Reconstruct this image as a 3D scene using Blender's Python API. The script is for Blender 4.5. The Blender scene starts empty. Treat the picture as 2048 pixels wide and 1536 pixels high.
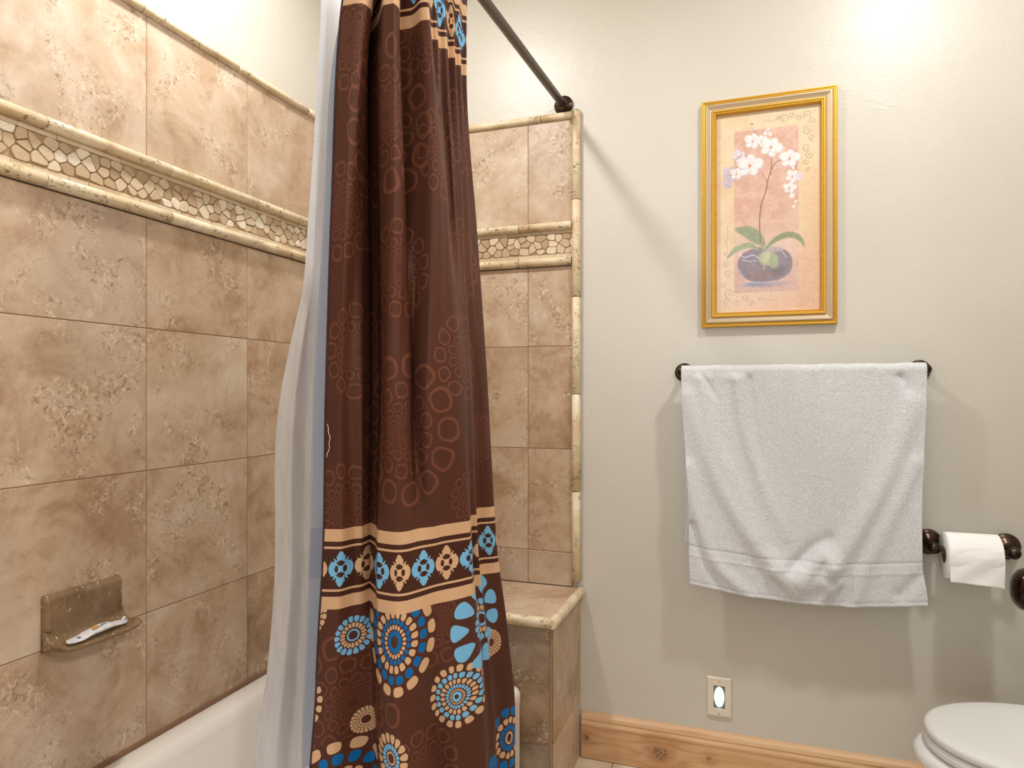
import bpy, bmesh, math, random
import numpy as np
from mathutils import Vector, Matrix

# ------------------------------------------------------------------ camera, world, lights, exposure
sc = bpy.context.scene
COL = sc.collection
CH = 1.14                      # camera height
YAW = math.atan(485 / 1374)    # view turned left of +Y
cam_d = bpy.data.cameras.new('camera')
cam_d.sensor_width = 36
cam_d.lens = 1374 / 2048 * 36
cam_d.shift_y = 17 / 2048
cam_d.clip_start = 0.02
cam = bpy.data.objects.new('camera', cam_d)
cam.location = (0, 0, CH)
cam.rotation_euler = (math.pi / 2, 0, YAW)
COL.objects.link(cam)
sc.camera = cam
sc.view_settings.view_transform = 'Standard'
sc.view_settings.look = 'None'
sc.view_settings.gamma = 1
sc.view_settings.use_curve_mapping = False
sc.view_settings.exposure = 0.42
w = bpy.data.worlds.new('world')
sc.world = w
w.use_nodes = True
w.node_tree.nodes['Background'].inputs[0].default_value = (0.75, 0.85, 1, 1)
w.node_tree.nodes['Background'].inputs[1].default_value = 1.0

CEIL = 2.62
CANS = [(0.5, 1.25), (-0.97, 1.2)]
def area(name, loc, size, power, color, rot=(0, 0, 0), shape='DISK', size_y=None, spread=math.pi):
    d = bpy.data.lights.new(name, 'AREA')
    d.shape = shape; d.size = size; d.energy = power; d.color = color; d.spread = spread
    if size_y: d.size_y = size_y
    o = bpy.data.objects.new(name, d)
    o.location = loc; o.rotation_euler = rot
    COL.objects.link(o)
    return o
area('can_lamp', (CANS[0][0], CANS[0][1], CEIL - 0.012), 0.13, 12.8, (1.0, 0.985, 0.962))
area('can_lamp', (CANS[1][0], CANS[1][1], CEIL - 0.012), 0.13, 12, (1.0, 0.985, 0.962))
area('daylight', (-0.35, -1.13, 1.5), 1.3, 8, (0.93, 0.96, 1.0), (math.pi / 2, 0, 0), 'RECTANGLE', 1.5)
area('fill_lamp', (1.0, -0.1, 2.1), 0.15, 21, (1.0, 0.985, 0.962), (0, math.radians(75), 0), 'RECTANGLE', 0.8)  # added fill light with no fixture, brightens the left tile wall

# ------------------------------------------------------------------ small helpers
def lin(c):
    c = np.asarray(c, dtype=float) / 255
    return np.where(c <= 0.04045, c / 12.92, ((c + 0.055) / 1.055) ** 2.4)
def L4(c):
    a = lin(c)
    return (float(a[0]), float(a[1]), float(a[2]), 1)

class NT:
    """small node-expression helper: sockets and floats in, sockets out"""
    def __init__(s, nt): s.nt = nt
    def put(s, sock, v):
        if isinstance(v, bpy.types.NodeSocket): s.nt.links.new(v, sock)
        elif v is not None: sock.default_value = v
    def m(s, op, *a, clamp=False):
        n = s.nt.nodes.new('ShaderNodeMath'); n.operation = op; n.use_clamp = clamp
        for i, v in enumerate(a): s.put(n.inputs[i], v)
        return n.outputs[0]
    def add(s, a, b): return s.m('ADD', a, b)
    def sub(s, a, b): return s.m('SUBTRACT', a, b)
    def mul(s, a, b): return s.m('MULTIPLY', a, b)
    def mx(s, a, b): return s.m('MAXIMUM', a, b)
    def mix(s, f, a, b, blend='MIX'):
        n = s.nt.nodes.new('ShaderNodeMix'); n.data_type = 'RGBA'; n.blend_type = blend
        s.put(n.inputs[0], f); s.put(n.inputs[6], a); s.put(n.inputs[7], b)
        return n.outputs[2]
    def noise(s, vec, scale, detail=3, rough=.5, dist=0.0, out=0):
        n = s.nt.nodes.new('ShaderNodeTexNoise')
        n.inputs['Scale'].default_value = scale; n.inputs['Detail'].default_value = detail
        n.inputs['Roughness'].default_value = rough; n.inputs['Distortion'].default_value = dist
        if vec is not None: s.nt.links.new(vec, n.inputs['Vector'])
        return n.outputs[out]
    def ramp(s, f, stops, interp='LINEAR'):
        n = s.nt.nodes.new('ShaderNodeValToRGB'); r = n.color_ramp; r.interpolation = interp
        while len(r.elements) < len(stops): r.elements.new(0.5)
        for e, (p, c) in zip(r.elements, stops):
            e.position = p; e.color = c if len(c) == 4 else L4(c)
        s.nt.links.new(f, n.inputs[0])
        return n.outputs[0]
    def step(s, f, a, b):
        n = s.nt.nodes.new('ShaderNodeMapRange'); n.interpolation_type = 'SMOOTHSTEP'
        s.put(n.inputs[0], f); n.inputs[1].default_value = a; n.inputs[2].default_value = b
        return n.outputs[0]
    def obj(s): return s.nt.nodes.new('ShaderNodeTexCoord').outputs['Object']
    def attr(s, name, out='Fac'):
        n = s.nt.nodes.new('ShaderNodeAttribute'); n.attribute_name = name
        return n.outputs[out]
    def vadd(s, v, b):
        n = s.nt.nodes.new('ShaderNodeVectorMath'); n.operation = 'ADD'
        s.put(n.inputs[0], v); s.put(n.inputs[1], b); return n.outputs[0]
    def vmul(s, v, b):
        n = s.nt.nodes.new('ShaderNodeVectorMath'); n.operation = 'MULTIPLY'
        s.put(n.inputs[0], v); s.put(n.inputs[1], b); return n.outputs[0]
    def bump(s, h, strength=.3, dist=.01):
        n = s.nt.nodes.new('ShaderNodeBump')
        n.inputs['Strength'].default_value = strength; n.inputs['Distance'].default_value = dist
        s.nt.links.new(h, n.inputs['Height']); return n.outputs[0]

def mat(name, color=(200, 200, 200), rough=.5, metal=0.0, spec=None, **kw):
    m = bpy.data.materials.new(name); m.use_nodes = True
    nt = m.node_tree
    b = nt.nodes['Principled BSDF']
    t = NT(nt)
    b.inputs['Base Color'].default_value = L4(color)
    b.inputs['Roughness'].default_value = rough
    b.inputs['Metallic'].default_value = metal
    if spec is not None: b.inputs['Specular IOR Level'].default_value = spec
    for k, v in kw.items(): b.inputs[k.replace('_', ' ')].default_value = v
    return m, t, b

# ------------------------------------------------------------------ materials
def mat_paint():
    m, t, b = mat('warm_grey_wall_paint', (206, 197, 180), .3, spec=.5)
    P = t.obj()
    big = t.noise(P, 3.2, 5, .55, .4)
    fine = t.noise(P, 160, 2, .5)
    sm = t.step(t.noise(P, 7, 6, .65, 1.8), .64, .70)
    h = t.add(t.mul(big, .5), t.add(t.mul(fine, .06), t.mul(sm, .03)))
    t.put(b.inputs['Normal'], t.bump(h, .5, .012))
    n = t.noise(P, 1.5, 3)
    t.put(b.inputs['Base Color'], t.ramp(n, [(.3, (202, 196, 184)), (.7, (210, 205, 194))]))
    t.put(b.inputs['Roughness'], t.add(t.mul(t.noise(P, 5, 4), .12), .31))
    return m
def mat_travertine(name='travertine_tile', cols=((134, 104, 78), (168, 138, 109), (191, 165, 138), (207, 187, 165), (220, 206, 190)), rough=.32):
    m, t, b = mat(name, rough=rough, spec=.45)
    tid = t.attr('tid'); tone = t.attr('tone')
    off = t.nt.nodes.new('ShaderNodeCombineXYZ')
    t.put(off.inputs[0], t.mul(tid, 37.0)); t.put(off.inputs[1], t.mul(tid, 51.0)); t.put(off.inputs[2], t.mul(tid, 23.0))
    P = t.vadd(t.obj(), off.outputs[0])
    n1 = t.noise(P, 3.2, 8, .6, 1.0)
    n2 = t.noise(P, 9, 10, .72, .7)
    f = t.add(t.mul(n1, .45), t.mul(n2, .45))
    f = t.add(f, t.mul(t.noise(P, 38, 5, .7, .6), .10))
    f = t.add(f, t.mul(tone, .5))
    c = t.ramp(f, [(.30, cols[0]), (.41, cols[1]), (.5, cols[2]), (.6, cols[3]), (.7, cols[4])])
    gm = t.noise(P, 2.1, 2, .5)
    c = t.mix(t.mul(t.step(gm, .5, .75), .4), c, L4((205, 195, 182)), 'MIX')
    rd = t.noise(t.vadd(P, (5, 5, 5)), 1.7, 3, .5)
    c = t.mix(t.mul(t.step(rd, .5, .72), .16), c, L4((184, 140, 114)), 'MIX')
    patch = t.noise(P, 6.5, 5, .6, .8)
    pm = t.step(patch, .49, .60)
    n3 = t.noise(P, 70, 5, .7, 1.0)
    lite = t.mul(t.step(n3, .53, .60), pm)
    n4 = t.noise(t.vadd(P, (3, 1, 2)), 55, 5, .7, 1.5)
    dk = t.mul(t.step(n4, .52, .62), pm)
    c = t.mix(t.mul(dk, .6), c, L4((122, 88, 60)))
    c = t.mix(t.mul(lite, .55), c, L4((232, 214, 188)))
    vein = t.m('ABSOLUTE', t.sub(t.noise(t.vadd(P, (9, 2, 4)), 7.5, 10, .75, .5), .5))
    vm = t.mul(t.sub(1.0, t.step(vein, .0, .012)), t.step(t.noise(P, 4.2, 2), .54, .62))
    c = t.mix(t.mul(vm, .35), c, L4((138, 104, 74)))
    t.put(b.inputs['Base Color'], c)
    t.put(b.inputs['Normal'], t.bump(t.sub(t.mul(n2, .3), t.add(t.mul(dk, .5), t.mul(vm, .4))), .25, .004))
    t.put(b.inputs['Roughness'], t.add(t.mul(n3, .2), rough - .08))
    return m
def mat_pencil():
    m, t, b = mat('cream_travertine_trim', rough=.4, spec=.4)
    tid = t.attr('tid')
    off = t.nt.nodes.new('ShaderNodeCombineXYZ')
    t.put(off.inputs[0], t.mul(tid, 31.0)); t.put(off.inputs[1], t.mul(tid, 17.0))
    P = t.vadd(t.obj(), off.outputs[0])
    n1 = t.noise(P, 9, 6, .6, .8)
    c = t.ramp(n1, [(.32, (196, 168, 128)), (.48, (218, 198, 164)), (.66, (232, 218, 192))])
    pz = t.vmul(P, (1, 1, 1.6))
    pit = t.noise(pz, 95, 4, .6, .6)
    pm = t.mul(t.step(pit, .56, .62), t.step(t.noise(P, 22, 4), .46, .56))
    c = t.mix(t.mul(pm, .75), c, L4((112, 84, 52)))
    t.put(b.inputs['Base Color'], c)
    t.put(b.inputs['Normal'], t.bump(t.sub(t.mul(n1, .2), pm), .5, .003))
    return m
def mat_mosaic():
    m, t, b = mat('tumbled_stone_mosaic', rough=.6, spec=.3)
    tid = t.attr('tid'); tone = t.attr('tone')
    P = t.vadd(t.obj(), tid)
    n = t.noise(P, 60, 6, .7, .8)
    f = t.add(tone, t.mul(t.sub(n, .5), .35))
    c = t.ramp(f, [(0, (172, 144, 112)), (.35, (196, 172, 140)), (.7, (216, 198, 170)), (1, (238, 228, 210))])
    pit = t.step(t.noise(P, 260, 3, .6), .64, .7)
    c = t.mix(t.mul(pit, .6), c, L4((120, 92, 62)))
    t.put(b.inputs['Base Color'], c)
    t.put(b.inputs['Normal'], t.bump(t.sub(n, pit), .4, .002))
    return m
def mat_wood():
    m, t, b = mat('knotty_pine', rough=.38, spec=.45)
    P = t.obj()
    # knots at three places along the board bend the grain
    sep = t.nt.nodes.new('ShaderNodeSeparateXYZ'); t.put(sep.inputs[0], P)
    x, z = sep.outputs[0], sep.outputs[2]
    pert = None; core = None; halo = None
    for kx, kz, kr in [(-.495, .066, .014), (-.268, .054, .028), (-.125, .066, .009), (.62, .05, .014)]:
        dx = t.sub(x, kx); dz = t.mul(t.sub(z, kz), 1.15)
        d = t.m('SQRT', t.add(t.mul(dx, dx), t.mul(dz, dz)))
        g = t.m('EXPONENT', t.mul(t.m('POWER', t.m('DIVIDE', d, kr * 2.2), 2.0), -1.0))
        wob = t.add(d, t.mul(t.sub(t.noise(P, 120, 4, .7), .5), kr * 1.4))
        c0 = t.sub(1.0, t.step(wob, kr * .55, kr * .95))
        pert = t.mul(g, kr * 30) if pert is None else t.add(pert, t.mul(g, kr * 30))
        core = c0 if core is None else t.mx(core, c0)
        halo = g if halo is None else t.mx(halo, g)
    q = t.vmul(P, (1.2, 6, 16))
    n = t.noise(q, 1.6, 5, .6, .6)
    ring = t.m('SINE', t.add(t.mul(n, 17.0), t.mul(pert, 9.0)))
    c = t.ramp(t.add(t.mul(ring, .25), t.mul(n, .8)), [(.1, (200, 156, 112)), (.45, (214, 174, 130)), (.85, (226, 192, 152))])
    fine = t.noise(t.vmul(P, (3, 60, 160)), 3, 4)
    c = t.mix(t.mul(fine, .25), c, L4((190, 128, 80)))
    c = t.mix(t.mul(halo, .6), c, L4((160, 100, 56)))
    c = t.mix(t.mul(core, .85), c, t.ramp(t.noise(P, 200, 3), [(.35, (70, 40, 22)), (.65, (190, 150, 110))]))
    t.put(b.inputs['Base Color'], c)
    t.put(b.inputs['Normal'], t.bump(t.sub(t.mul(ring, .05), core), .25, .002))
    return m
def mat_bronze():
    m, t, b = mat('oil_rubbed_bronze', (62, 48, 38), .28, .9)
    P = t.obj()
    t.put(b.inputs['Base Color'], t.ramp(t.noise(P, 40, 4), [(.35, (48, 37, 30)), (.7, (92, 74, 60))]))
    t.put(b.inputs['Roughness'], t.add(t.mul(t.noise(P, 25, 3), .15), .22))
    return m
def mat_towel():
    m, t, b = mat('white_terry_cotton', (238, 237, 234), .95, spec=.1, Sheen_Weight=.3)
    uv = t.nt.nodes.new('ShaderNodeUVMap').outputs[0]
    sep = t.nt.nodes.new('ShaderNodeSeparateXYZ'); t.put(sep.inputs[0], uv)
    v = sep.outputs[1]
    P = t.obj()
    n = t.noise(P, 210, 4, .75, .6)
    n2 = t.noise(P, 38, 4, .6, 1.2)
    rib = t.m('SINE', t.mul(sep.outputs[0], 1800.0))
    inb = t.mul(t.m('GREATER_THAN', v, .513), t.m('LESS_THAN', v, .538))
    h = t.mul(t.add(n, t.mul(n2, .8)), t.sub(1.0, t.mul(inb, .85)))
    h = t.add(h, t.mul(t.mul(rib, inb), .12))
    t.put(b.inputs['Normal'], t.bump(h, .8, .0045))
    t.put(b.inputs['Base Color'], t.ramp(n, [(.3, (208, 209, 211)), (.6, (232, 233, 235))]))
    return m
PAINT = mat_paint()
TRAV = mat_travertine()
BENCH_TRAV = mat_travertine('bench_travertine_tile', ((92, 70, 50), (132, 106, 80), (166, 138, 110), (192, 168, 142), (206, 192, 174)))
PENCIL = mat_pencil()
MOSAIC = mat_mosaic()
WOOD = mat_wood()
BRONZE = mat_bronze()
TOWEL = mat_towel()
GROUT = mat('tan_grout', (150, 118, 86), .9)[0]
MGROUT = mat('mosaic_grout', (168, 142, 112), .95)[0]
PORC = mat('white_porcelain', (240, 240, 238), .12, spec=.5)[0]
TUBM = mat('white_enamel', (238, 233, 227), .16, spec=.5)[0]
SEATM = mat('white_seat_plastic', (236, 237, 236), .22, spec=.5)[0]
CEILM = mat('white_ceiling_paint', (232, 226, 214), .8)[0]
IVORY = mat('ivory_plastic', (226, 216, 198), .4)[0]
GREYM = mat('grey_metal_insert', (120, 120, 116), .35, .4)[0]
DARKM = mat('dark_rubber', (35, 30, 28), .5)[0]
WHITEW = mat('white_door_paint', (226, 220, 208), .4)[0]

# ------------------------------------------------------------------ mesh builder
class MB:
    def __init__(s): s.v = []; s.f = []; s.mi = []; s.tid = []; s.tone = []; s.sm = []
    def face(s, idx, mi=0, tid=0., tone=0., sm=False):
        s.f.append(idx); s.mi.append(mi); s.tid.append(tid); s.tone.append(tone); s.sm.append(sm)
    def box(s, a, b, mi=0, tid=0., tone=0.):
        n = len(s.v)
        for x in (a[0], b[0]):
            for y in (a[1], b[1]):
                for z in (a[2], b[2]): s.v.append((x, y, z))
        for q in ((0, 1, 3, 2), (4, 6, 7, 5), (0, 4, 5, 1), (2, 3, 7, 6), (0, 2, 6, 4), (1, 5, 7, 3)):
            s.face([n + i for i in q], mi, tid, tone)
    def loft(s, rings, closed=True, cap0=False, cap1=False, mi=0, tid=0., tone=0., sm=True):
        n0 = len(s.v); N = len(rings[0])
        for r in rings: s.v.extend([tuple(p) for p in r])
        for i in range(len(rings) - 1):
            for j in range(N if closed else N - 1):
                a = n0 + i * N + j; b = n0 + i * N + (j + 1) % N
                s.face([a, b, b + N, a + N], mi, tid, tone, sm)
        if cap0: s.face([n0 + j for j in range(N)][::-1], mi, tid, tone, False)
        if cap1: s.face([n0 + (len(rings) - 1) * N + j for j in range(N)], mi, tid, tone, False)
    def lathe(s, prof, origin, axis, N=40, mi=0, caps=True):
        ax = Vector(axis).normalized()
        u = ax.orthogonal().normalized(); v = ax.cross(u)
        o = Vector(origin)
        rings = []
        for r, h in prof:
            rings.append([o + ax * h + (u * math.cos(2 * math.pi * k / N) + v * math.sin(2 * math.pi * k / N)) * max(r, 1e-5) for k in range(N)])
        s.loft(rings, True, caps, caps, mi)
    def tube(s, pts, r, N=12, mi=0, tid=0.):
        pts = [Vector(p) for p in pts]; rings = []
        for i, p in enumerate(pts):
            d = (pts[min(i + 1, len(pts) - 1)] - pts[max(i - 1, 0)]).normalized()
            u = d.cross(Vector((.123, .31, .95))).normalized(); v = d.cross(u)
            rr = r[i] if isinstance(r, (list, tuple)) else r
            rings.append([p + (u * math.cos(2 * math.pi * k / N) + v * math.sin(2 * math.pi * k / N)) * rr for k in range(N)])
        s.loft(rings, True, True, True, mi, tid)
    def build(s, name, mats, parent=None, bevel=0., seg=2, fixn=True):
        me = bpy.data.meshes.new(name)
        me.from_pydata([tuple(map(float, p)) for p in s.v], [], s.f)
        me.polygons.foreach_set('material_index', s.mi)
        me.polygons.foreach_set('use_smooth', s.sm)
        for nm, arr in (('tid', s.tid), ('tone', s.tone)):
            at = me.attributes.new(nm, 'FLOAT', 'FACE'); at.data.foreach_set('value', arr)
        if not isinstance(mats, (list, tuple)): mats = [mats]
        for m in mats: me.materials.append(m)
        if fixn:
            bm = bmesh.new(); bm.from_mesh(me)
            bmesh.ops.recalc_face_normals(bm, faces=bm.faces); bm.to_mesh(me); bm.free()
        me.update()
        o = bpy.data.objects.new(name, me); COL.objects.link(o)
        if parent: o.parent = parent
        if bevel:
            md = o.modifiers.new('bevel', 'BEVEL'); md.width = bevel; md.segments = seg
            md.limit_method = 'ANGLE'; md.angle_limit = math.radians(40)
        return o

def tag(o, label=None, cat=None, group=None, kind=None):
    if label: o['label'] = label
    if cat: o['category'] = cat
    if group: o['group'] = group
    if kind: o['kind'] = kind
    return o
def thing(name, loc, label, cat, group=None):
    o = bpy.data.objects.new(name, None); o.location = loc; o.empty_display_size = .05
    COL.objects.link(o)
    return tag(o, label, cat, group)
def adopt(root, *kids):
    for k in kids:
        k.parent = root
        if root.type == 'EMPTY' or root.location.length > 0:
            k.matrix_parent_inverse = Matrix.Translation(root.location).inverted()

# ------------------------------------------------------------------ room shell
XL, XR, YB, YF = -1.32, 1.12, 2.11, -1.15
def slab(name, a, b, m, kind='structure'):
    q = MB(); q.box(a, b); return tag(q.build(name, m), kind=kind)
def mat_floor():
    m, t, b = mat('cream_floor_tile', rough=.35)
    P = t.obj()
    br = t.nt.nodes.new('ShaderNodeTexBrick'); br.offset = 0
    br.inputs['Scale'].default_value = 1; br.inputs['Brick Width'].default_value = .33
    br.inputs['Row Height'].default_value = .33; br.inputs['Mortar Size'].default_value = .0025
    t.put(br.inputs['Vector'], t.vadd(P, (.08, .1, 0)))
    n = t.noise(P, 9, 7, .65, 1.2)
    c = t.ramp(n, [(.3, (205, 184, 156)), (.5, (226, 210, 186)), (.7, (236, 224, 206))])
    t.put(b.inputs['Base Color'], t.mix(br.outputs['Fac'], c, L4((170, 148, 120))))
    return m
slab('floor', (XL - .1, YF - .1, -.1), (XR + .1, YB + .1, 0), mat_floor())
slab('ceiling', (XL - .1, YF - .1, CEIL), (XR + .1, YB + .1, CEIL + .1), CEILM)
wall_left = slab('wall_left', (XL - .1, YF - .1, 0), (XL, YB + .1, CEIL), PAINT)
wall_back = slab('wall_back', (XL, YB, 0), (XR + .1, YB + .1, CEIL), PAINT)
slab('wall_right', (XR, YF - .1, 0), (XR + .1, YB, CEIL), PAINT)
slab('wall_tub_end', (XL, .14, 0), (-.62, .24, CEIL), PAINT)
slab('wall_partition', (.42, .28, 0), (XR, .38, CEIL), PAINT)
# front wall behind the camera with a window opening
q = MB()
wx0, wx1, wz0, wz1 = -1.0, .3, .75, 2.25
q.box((XL, YF - .1, 0), (XR, YF, wz0)); q.box((XL, YF - .1, wz1), (XR, YF, CEIL))
q.box((XL, YF - .1, wz0), (wx0, YF, wz1)); q.box((wx1, YF - .1, wz0), (XR, YF, wz1))
tag(q.build('wall_front', PAINT), kind='structure')
q = MB()
for a, b in (((wx0, wz0), (wx0 + .05, wz1)), ((wx1 - .05, wz0), (wx1, wz1)), ((wx0 + .05, wz0), (wx1 - .05, wz0 + .05)), ((wx0 + .05, wz1 - .05), (wx1 - .05, wz1)), ((-.365, wz0 + .05), (-.335, wz1 - .05))):
    q.box((a[0], YF - .07, a[1]), (b[0], YF - .03, b[1]))
tag(q.build('window_1', WHITEW, bevel=.004), kind='structure')

# baseboard on the painted wall (moulded profile, pine)
prof = [(0, 0), (-.016, 0), (-.016, .098), (-.0185, .103), (-.0185, .108), (-.014, .116), (-.0155, .121), (-.0125, .130), (-.006, .137), (-.004, .141), (0, .141)]
q = MB()
rings = [[(x, YB + p[0], .002 + p[1]) for p in prof] for x in (-.510, XR - .001)]
q.loft(rings, False, False, False, sm=False)
q.face(list(range(len(prof)))[::-1]); q.face([len(prof) + i for i in range(len(prof))])
tag(q.build('baseboard_back', WOOD, bevel=.0012), kind='structure')

# ------------------------------------------------------------------ tile panels
random.seed(4)
TP = .008      # tile panel thickness
def tile_wall(name, plane, cols, rows, parent, tones={}, m=TRAV, face=None, g=.0011):
    """plane 'x': tiles on a wall of constant X, cols along Y; 'y': wall of constant Y, cols along X; 'z' top"""
    q = MB()
    c0, c1, r0, r1 = cols[0], cols[-1], rows[0], rows[-1]
    base, out = face
    d = .0012 if out > base else -.0012
    def P(c, r, h):
        return (h, c, r) if plane == 'x' else (c, h, r) if plane == 'y' else (c, r, h)
    def bx(a, b, *k):
        q.box(tuple(map(min, a, b)), tuple(map(max, a, b)), *k)
    bx(P(c0, r0, base), P(c1, r1, out - d), 1)
    for i in range(len(cols) - 1):
        for j in range(len(rows) - 1):
            tone = tones.get((i, j), random.uniform(-.07, .07))
            bx(P(cols[i] + g, rows[j] + g, base), P(cols[i + 1] - g, rows[j + 1] - g, out), 0, random.random(), tone)
    return q.build(name, [m, GROUT], parent, bevel=.0009, seg=1)
ZT = [.35, .635, .961, 1.287, 1.54]     # tile rows below the mosaic band (grouts)
YC = [.25, .541, .8725, 1.2045, 1.536, 1.867, 2.1005]
XC = [-1.312, -1.018, -.687, -.541]
tl = {(2, 0): -.02, (2, 1): -.06, (2, 2): .01, (2, 3): -.06, (3, 0): .0, (3, 1): .02, (3, 2): .03, (3, 3): .0,
      (4, 0): -.24, (4, 1): -.05, (4, 2): -.02, (4, 3): .0}
tile_wall('tile_panel', 'x', YC, ZT, wall_left, tl, face=(XL, XL + TP))
tile_wall('tile_panel', 'x', YC, [1.68, 2.003], wall_left, {(2, 0): .07, (3, 0): .06, (4, 0): .03}, face=(XL, XL + TP))
tile_wall('tile_panel', 'y', XC, [.5285] + [.635, .961, 1.287, 1.54], wall_back,
          {(1, 3): .05, (2, 3): .03, (1, 2): .0, (2, 2): -.1, (1, 1): -.02, (2, 1): -.06, (1, 0): -.05, (2, 0): -.08}, face=(YB, YB - TP))
tile_wall('tile_panel', 'y', XC, [1.68, 2.003], wall_back, {(1, 0): .04, (2, 0): -.0}, face=(YB, YB - TP))
# brown caulk line along the tub
q = MB(); q.box((XL, .25, .336), (XL + .011, 1.78, .351)); q.build('caulk_line', mat('brown_caulk', (150, 116, 92), .7)[0], wall_left)

def pencil(name, plane, a, b, c, r, base, parent, joints, flat=.55, m=PENCIL):
    """half-round stone moulding in segments; runs from a to b at height c (or vertical when plane ends with v)"""
    q = MB()
    edges = [a] + [j for j in joints if a < j < b] + [b]
    K = 14
    for i in range(len(edges) - 1):
        s0, s1 = edges[i] + .0007, edges[i + 1] - .0007
        tid = random.random()
        rings = []
        for s_, rr in ((s0, .82), (s0 + .002, 1), (s1 - .002, 1), (s1, .82)):
            ring = []
            for k in range(K + 1):
                an = -math.pi / 2 + math.pi * k / K
                o = r * flat + math.cos(an) * r * rr
                h = math.sin(an) * r * rr
                if k in (0, K): pass
                ring.append((o, h))
            ring = [(0, ring[0][1])] + ring + [(0, ring[-1][1])]
            pts = []
            for o, h in ring:
                if plane == 'x': pts.append((base + o, s_, c + h))
                elif plane == 'y': pts.append((s_, base - o, c + h))
                elif plane == 'yv': pts.append((c + h, base - o, s_))
            rings.append(pts)
        q.loft(rings, True, True, True, 0, tid)
        # dark joint
    if plane == 'x': q.box((base, a, c - r * .8), (base + r * flat * 1.3, b, c + r * .8), 1)
    elif plane == 'y': q.box((a, base - r * flat * 1.3, c - r * .8), (b, base, c + r * .8), 1)
    else: q.box((c - r * .8, base - r * flat * 1.3, a), (c + r * .8, base, b), 1)
    return q.build(name, [m, GROUT], parent)
jY = [.32 + .305 * k for k in range(8)]
pencil('pencil_liner', 'x', .25, 2.098, 1.667, .0125, XL + TP - .002, wall_left, [y + .03 for y in jY], .6)
pencil('pencil_liner', 'x', .25, 2.098, 1.555, .0135, XL + TP - .002, wall_left, [y + .03 for y in jY], .6)
pencil('top_trim', 'x', .25, 2.098, 2.013, .0115, XL + TP - .004, wall_left, [y - .045 for y in jY], .5)
jX = [-1.2, -.895, -.72 + .0]
pencil('pencil_liner', 'y', -1.305, -.541, 1.667, .0125, YB - TP + .002, wall_back, [-1.02, -.715], .6)
pencil('pencil_liner', 'y', -1.305, -.541, 1.555, .0135, YB - TP + .002, wall_back, [-1.02, -.715], .6)
pencil('top_trim', 'y', -1.305, -.539, 2.013, .0115, YB - TP + .004, wall_back, [-.94, -.642], .5)
pencil('edge_trim', 'yv', .548, 2.026, -.5275, .0135, YB - .001, wall_back, [.83, 1.135, 1.44, 1.745], .75)

# mosaic of broken stones between the liners (real relief stones)
def clip(poly, px, py, nx, ny):
    out = []
    for i in range(len(poly)):
        a, b = poly[i], poly[(i + 1) % len(poly)]
        da = (a[0] - px) * nx + (a[1] - py) * ny; db = (b[0] - px) * nx + (b[1] - py) * ny
        if da <= 0: out.append(a)
        if da * db < 0:
            t = da / (da - db); out.append((a[0] + (b[0] - a[0]) * t, a[1] + (b[1] - a[1]) * t))
    return out
def mosaic(plane, s0, s1, z0, z1, base, parent):
    q = MB()
    dirn = 1 if plane == 'x' else -1
    def P(s, z, o): return (base + o, s, z) if plane == 'x' else (s, base - o, z)
    a, b = P(s0, z0, 0), P(s1, z1, .0045)
    q.box(tuple(map(min, a, b)), tuple(map(max, a, b)), 1)
    rows = 3; hh = (z1 - z0 - .022); pitch = .031
    pts = []
    for r in range(-1, rows + 1):
        for k in range(int((s1 - s0) / pitch) + 3):
            pts.append((s0 + (k - .5 + .5 * (r % 2)) * pitch + random.uniform(-.0105, .0105), z0 + .011 + hh * (r + .5) / rows + random.uniform(-.009, .009)))
    for (px, pz) in pts:
        if not (z0 + .011 < pz < z1 - .011 and s0 - .02 < px < s1 + .02): continue
        poly = [(s0, z0 + .0115), (s1, z0 + .0115), (s1, z1 - .0115), (s0, z1 - .0115)]
        for (ox, oz) in pts:
            if (ox, oz) == (px, pz): continue
            dx, dz = ox - px, oz - pz; L = math.hypot(dx, dz)
            if L > .09: continue
            poly = clip(poly, px + dx / 2 - dx / L * .0009, pz + dz / 2 - dz / L * .0009, dx / L, dz / L)
            if len(poly) < 3: break
        if len(poly) < 3: continue
        # cut the corners so the stones look tumbled
        pc = []
        for i in range(len(poly)):
            a, b, c = poly[i - 1], poly[i], poly[(i + 1) % len(poly)]
            la = math.hypot(a[0] - b[0], a[1] - b[1]); lc = math.hypot(c[0] - b[0], c[1] - b[1])
            ca = min(.0028, la * .3) / max(la, 1e-6); cc = min(.0028, lc * .3) / max(lc, 1e-6)
            pc += [(b[0] + (a[0] - b[0]) * ca, b[1] + (a[1] - b[1]) * ca), (b[0] + (c[0] - b[0]) * cc, b[1] + (c[1] - b[1]) * cc)]
        cx = sum(p[0] for p in pc) / len(pc); cz = sum(p[1] for p in pc) / len(pc)
        h = random.uniform(.0072, .0100)
        rg = []
        for o, ins in ((.001, 0), (h - .0012, .0002), (h, .0013)):
            ring = []
            for p in pc:
                L = math.hypot(p[0] - cx, p[1] - cz) + 1e-6; k = max(0, 1 - ins / L)
                ring.append(P(cx + (p[0] - cx) * k, cz + (p[1] - cz) * k, o))
            rg.append(ring)
        q.loft(rg, True, False, True, 0, random.random(), random.choice([.1, .25, .35, .5, .6, .75, .9]), sm=False)
    # slim stone strips along both edges
    for zz in (z0 + .0005, z1 - .0105):
        s = s0
        while s < s1:
            L = min(random.uniform(.03, .085), s1 - s)
            a, b = P(s + .0005, zz, .001), P(s + L - .0005, zz + .0100, random.uniform(.0065, .008))
            if L > .006: q.box(tuple(map(min, a, b)), tuple(map(max, a, b)), 0, random.random(), random.uniform(.4, .75))
            s += L
    return q.build('mosaic_band', [MOSAIC, MGROUT], parent)
mosaic('x', .25, 2.1, 1.569, 1.655, XL, wall_left)
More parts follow.
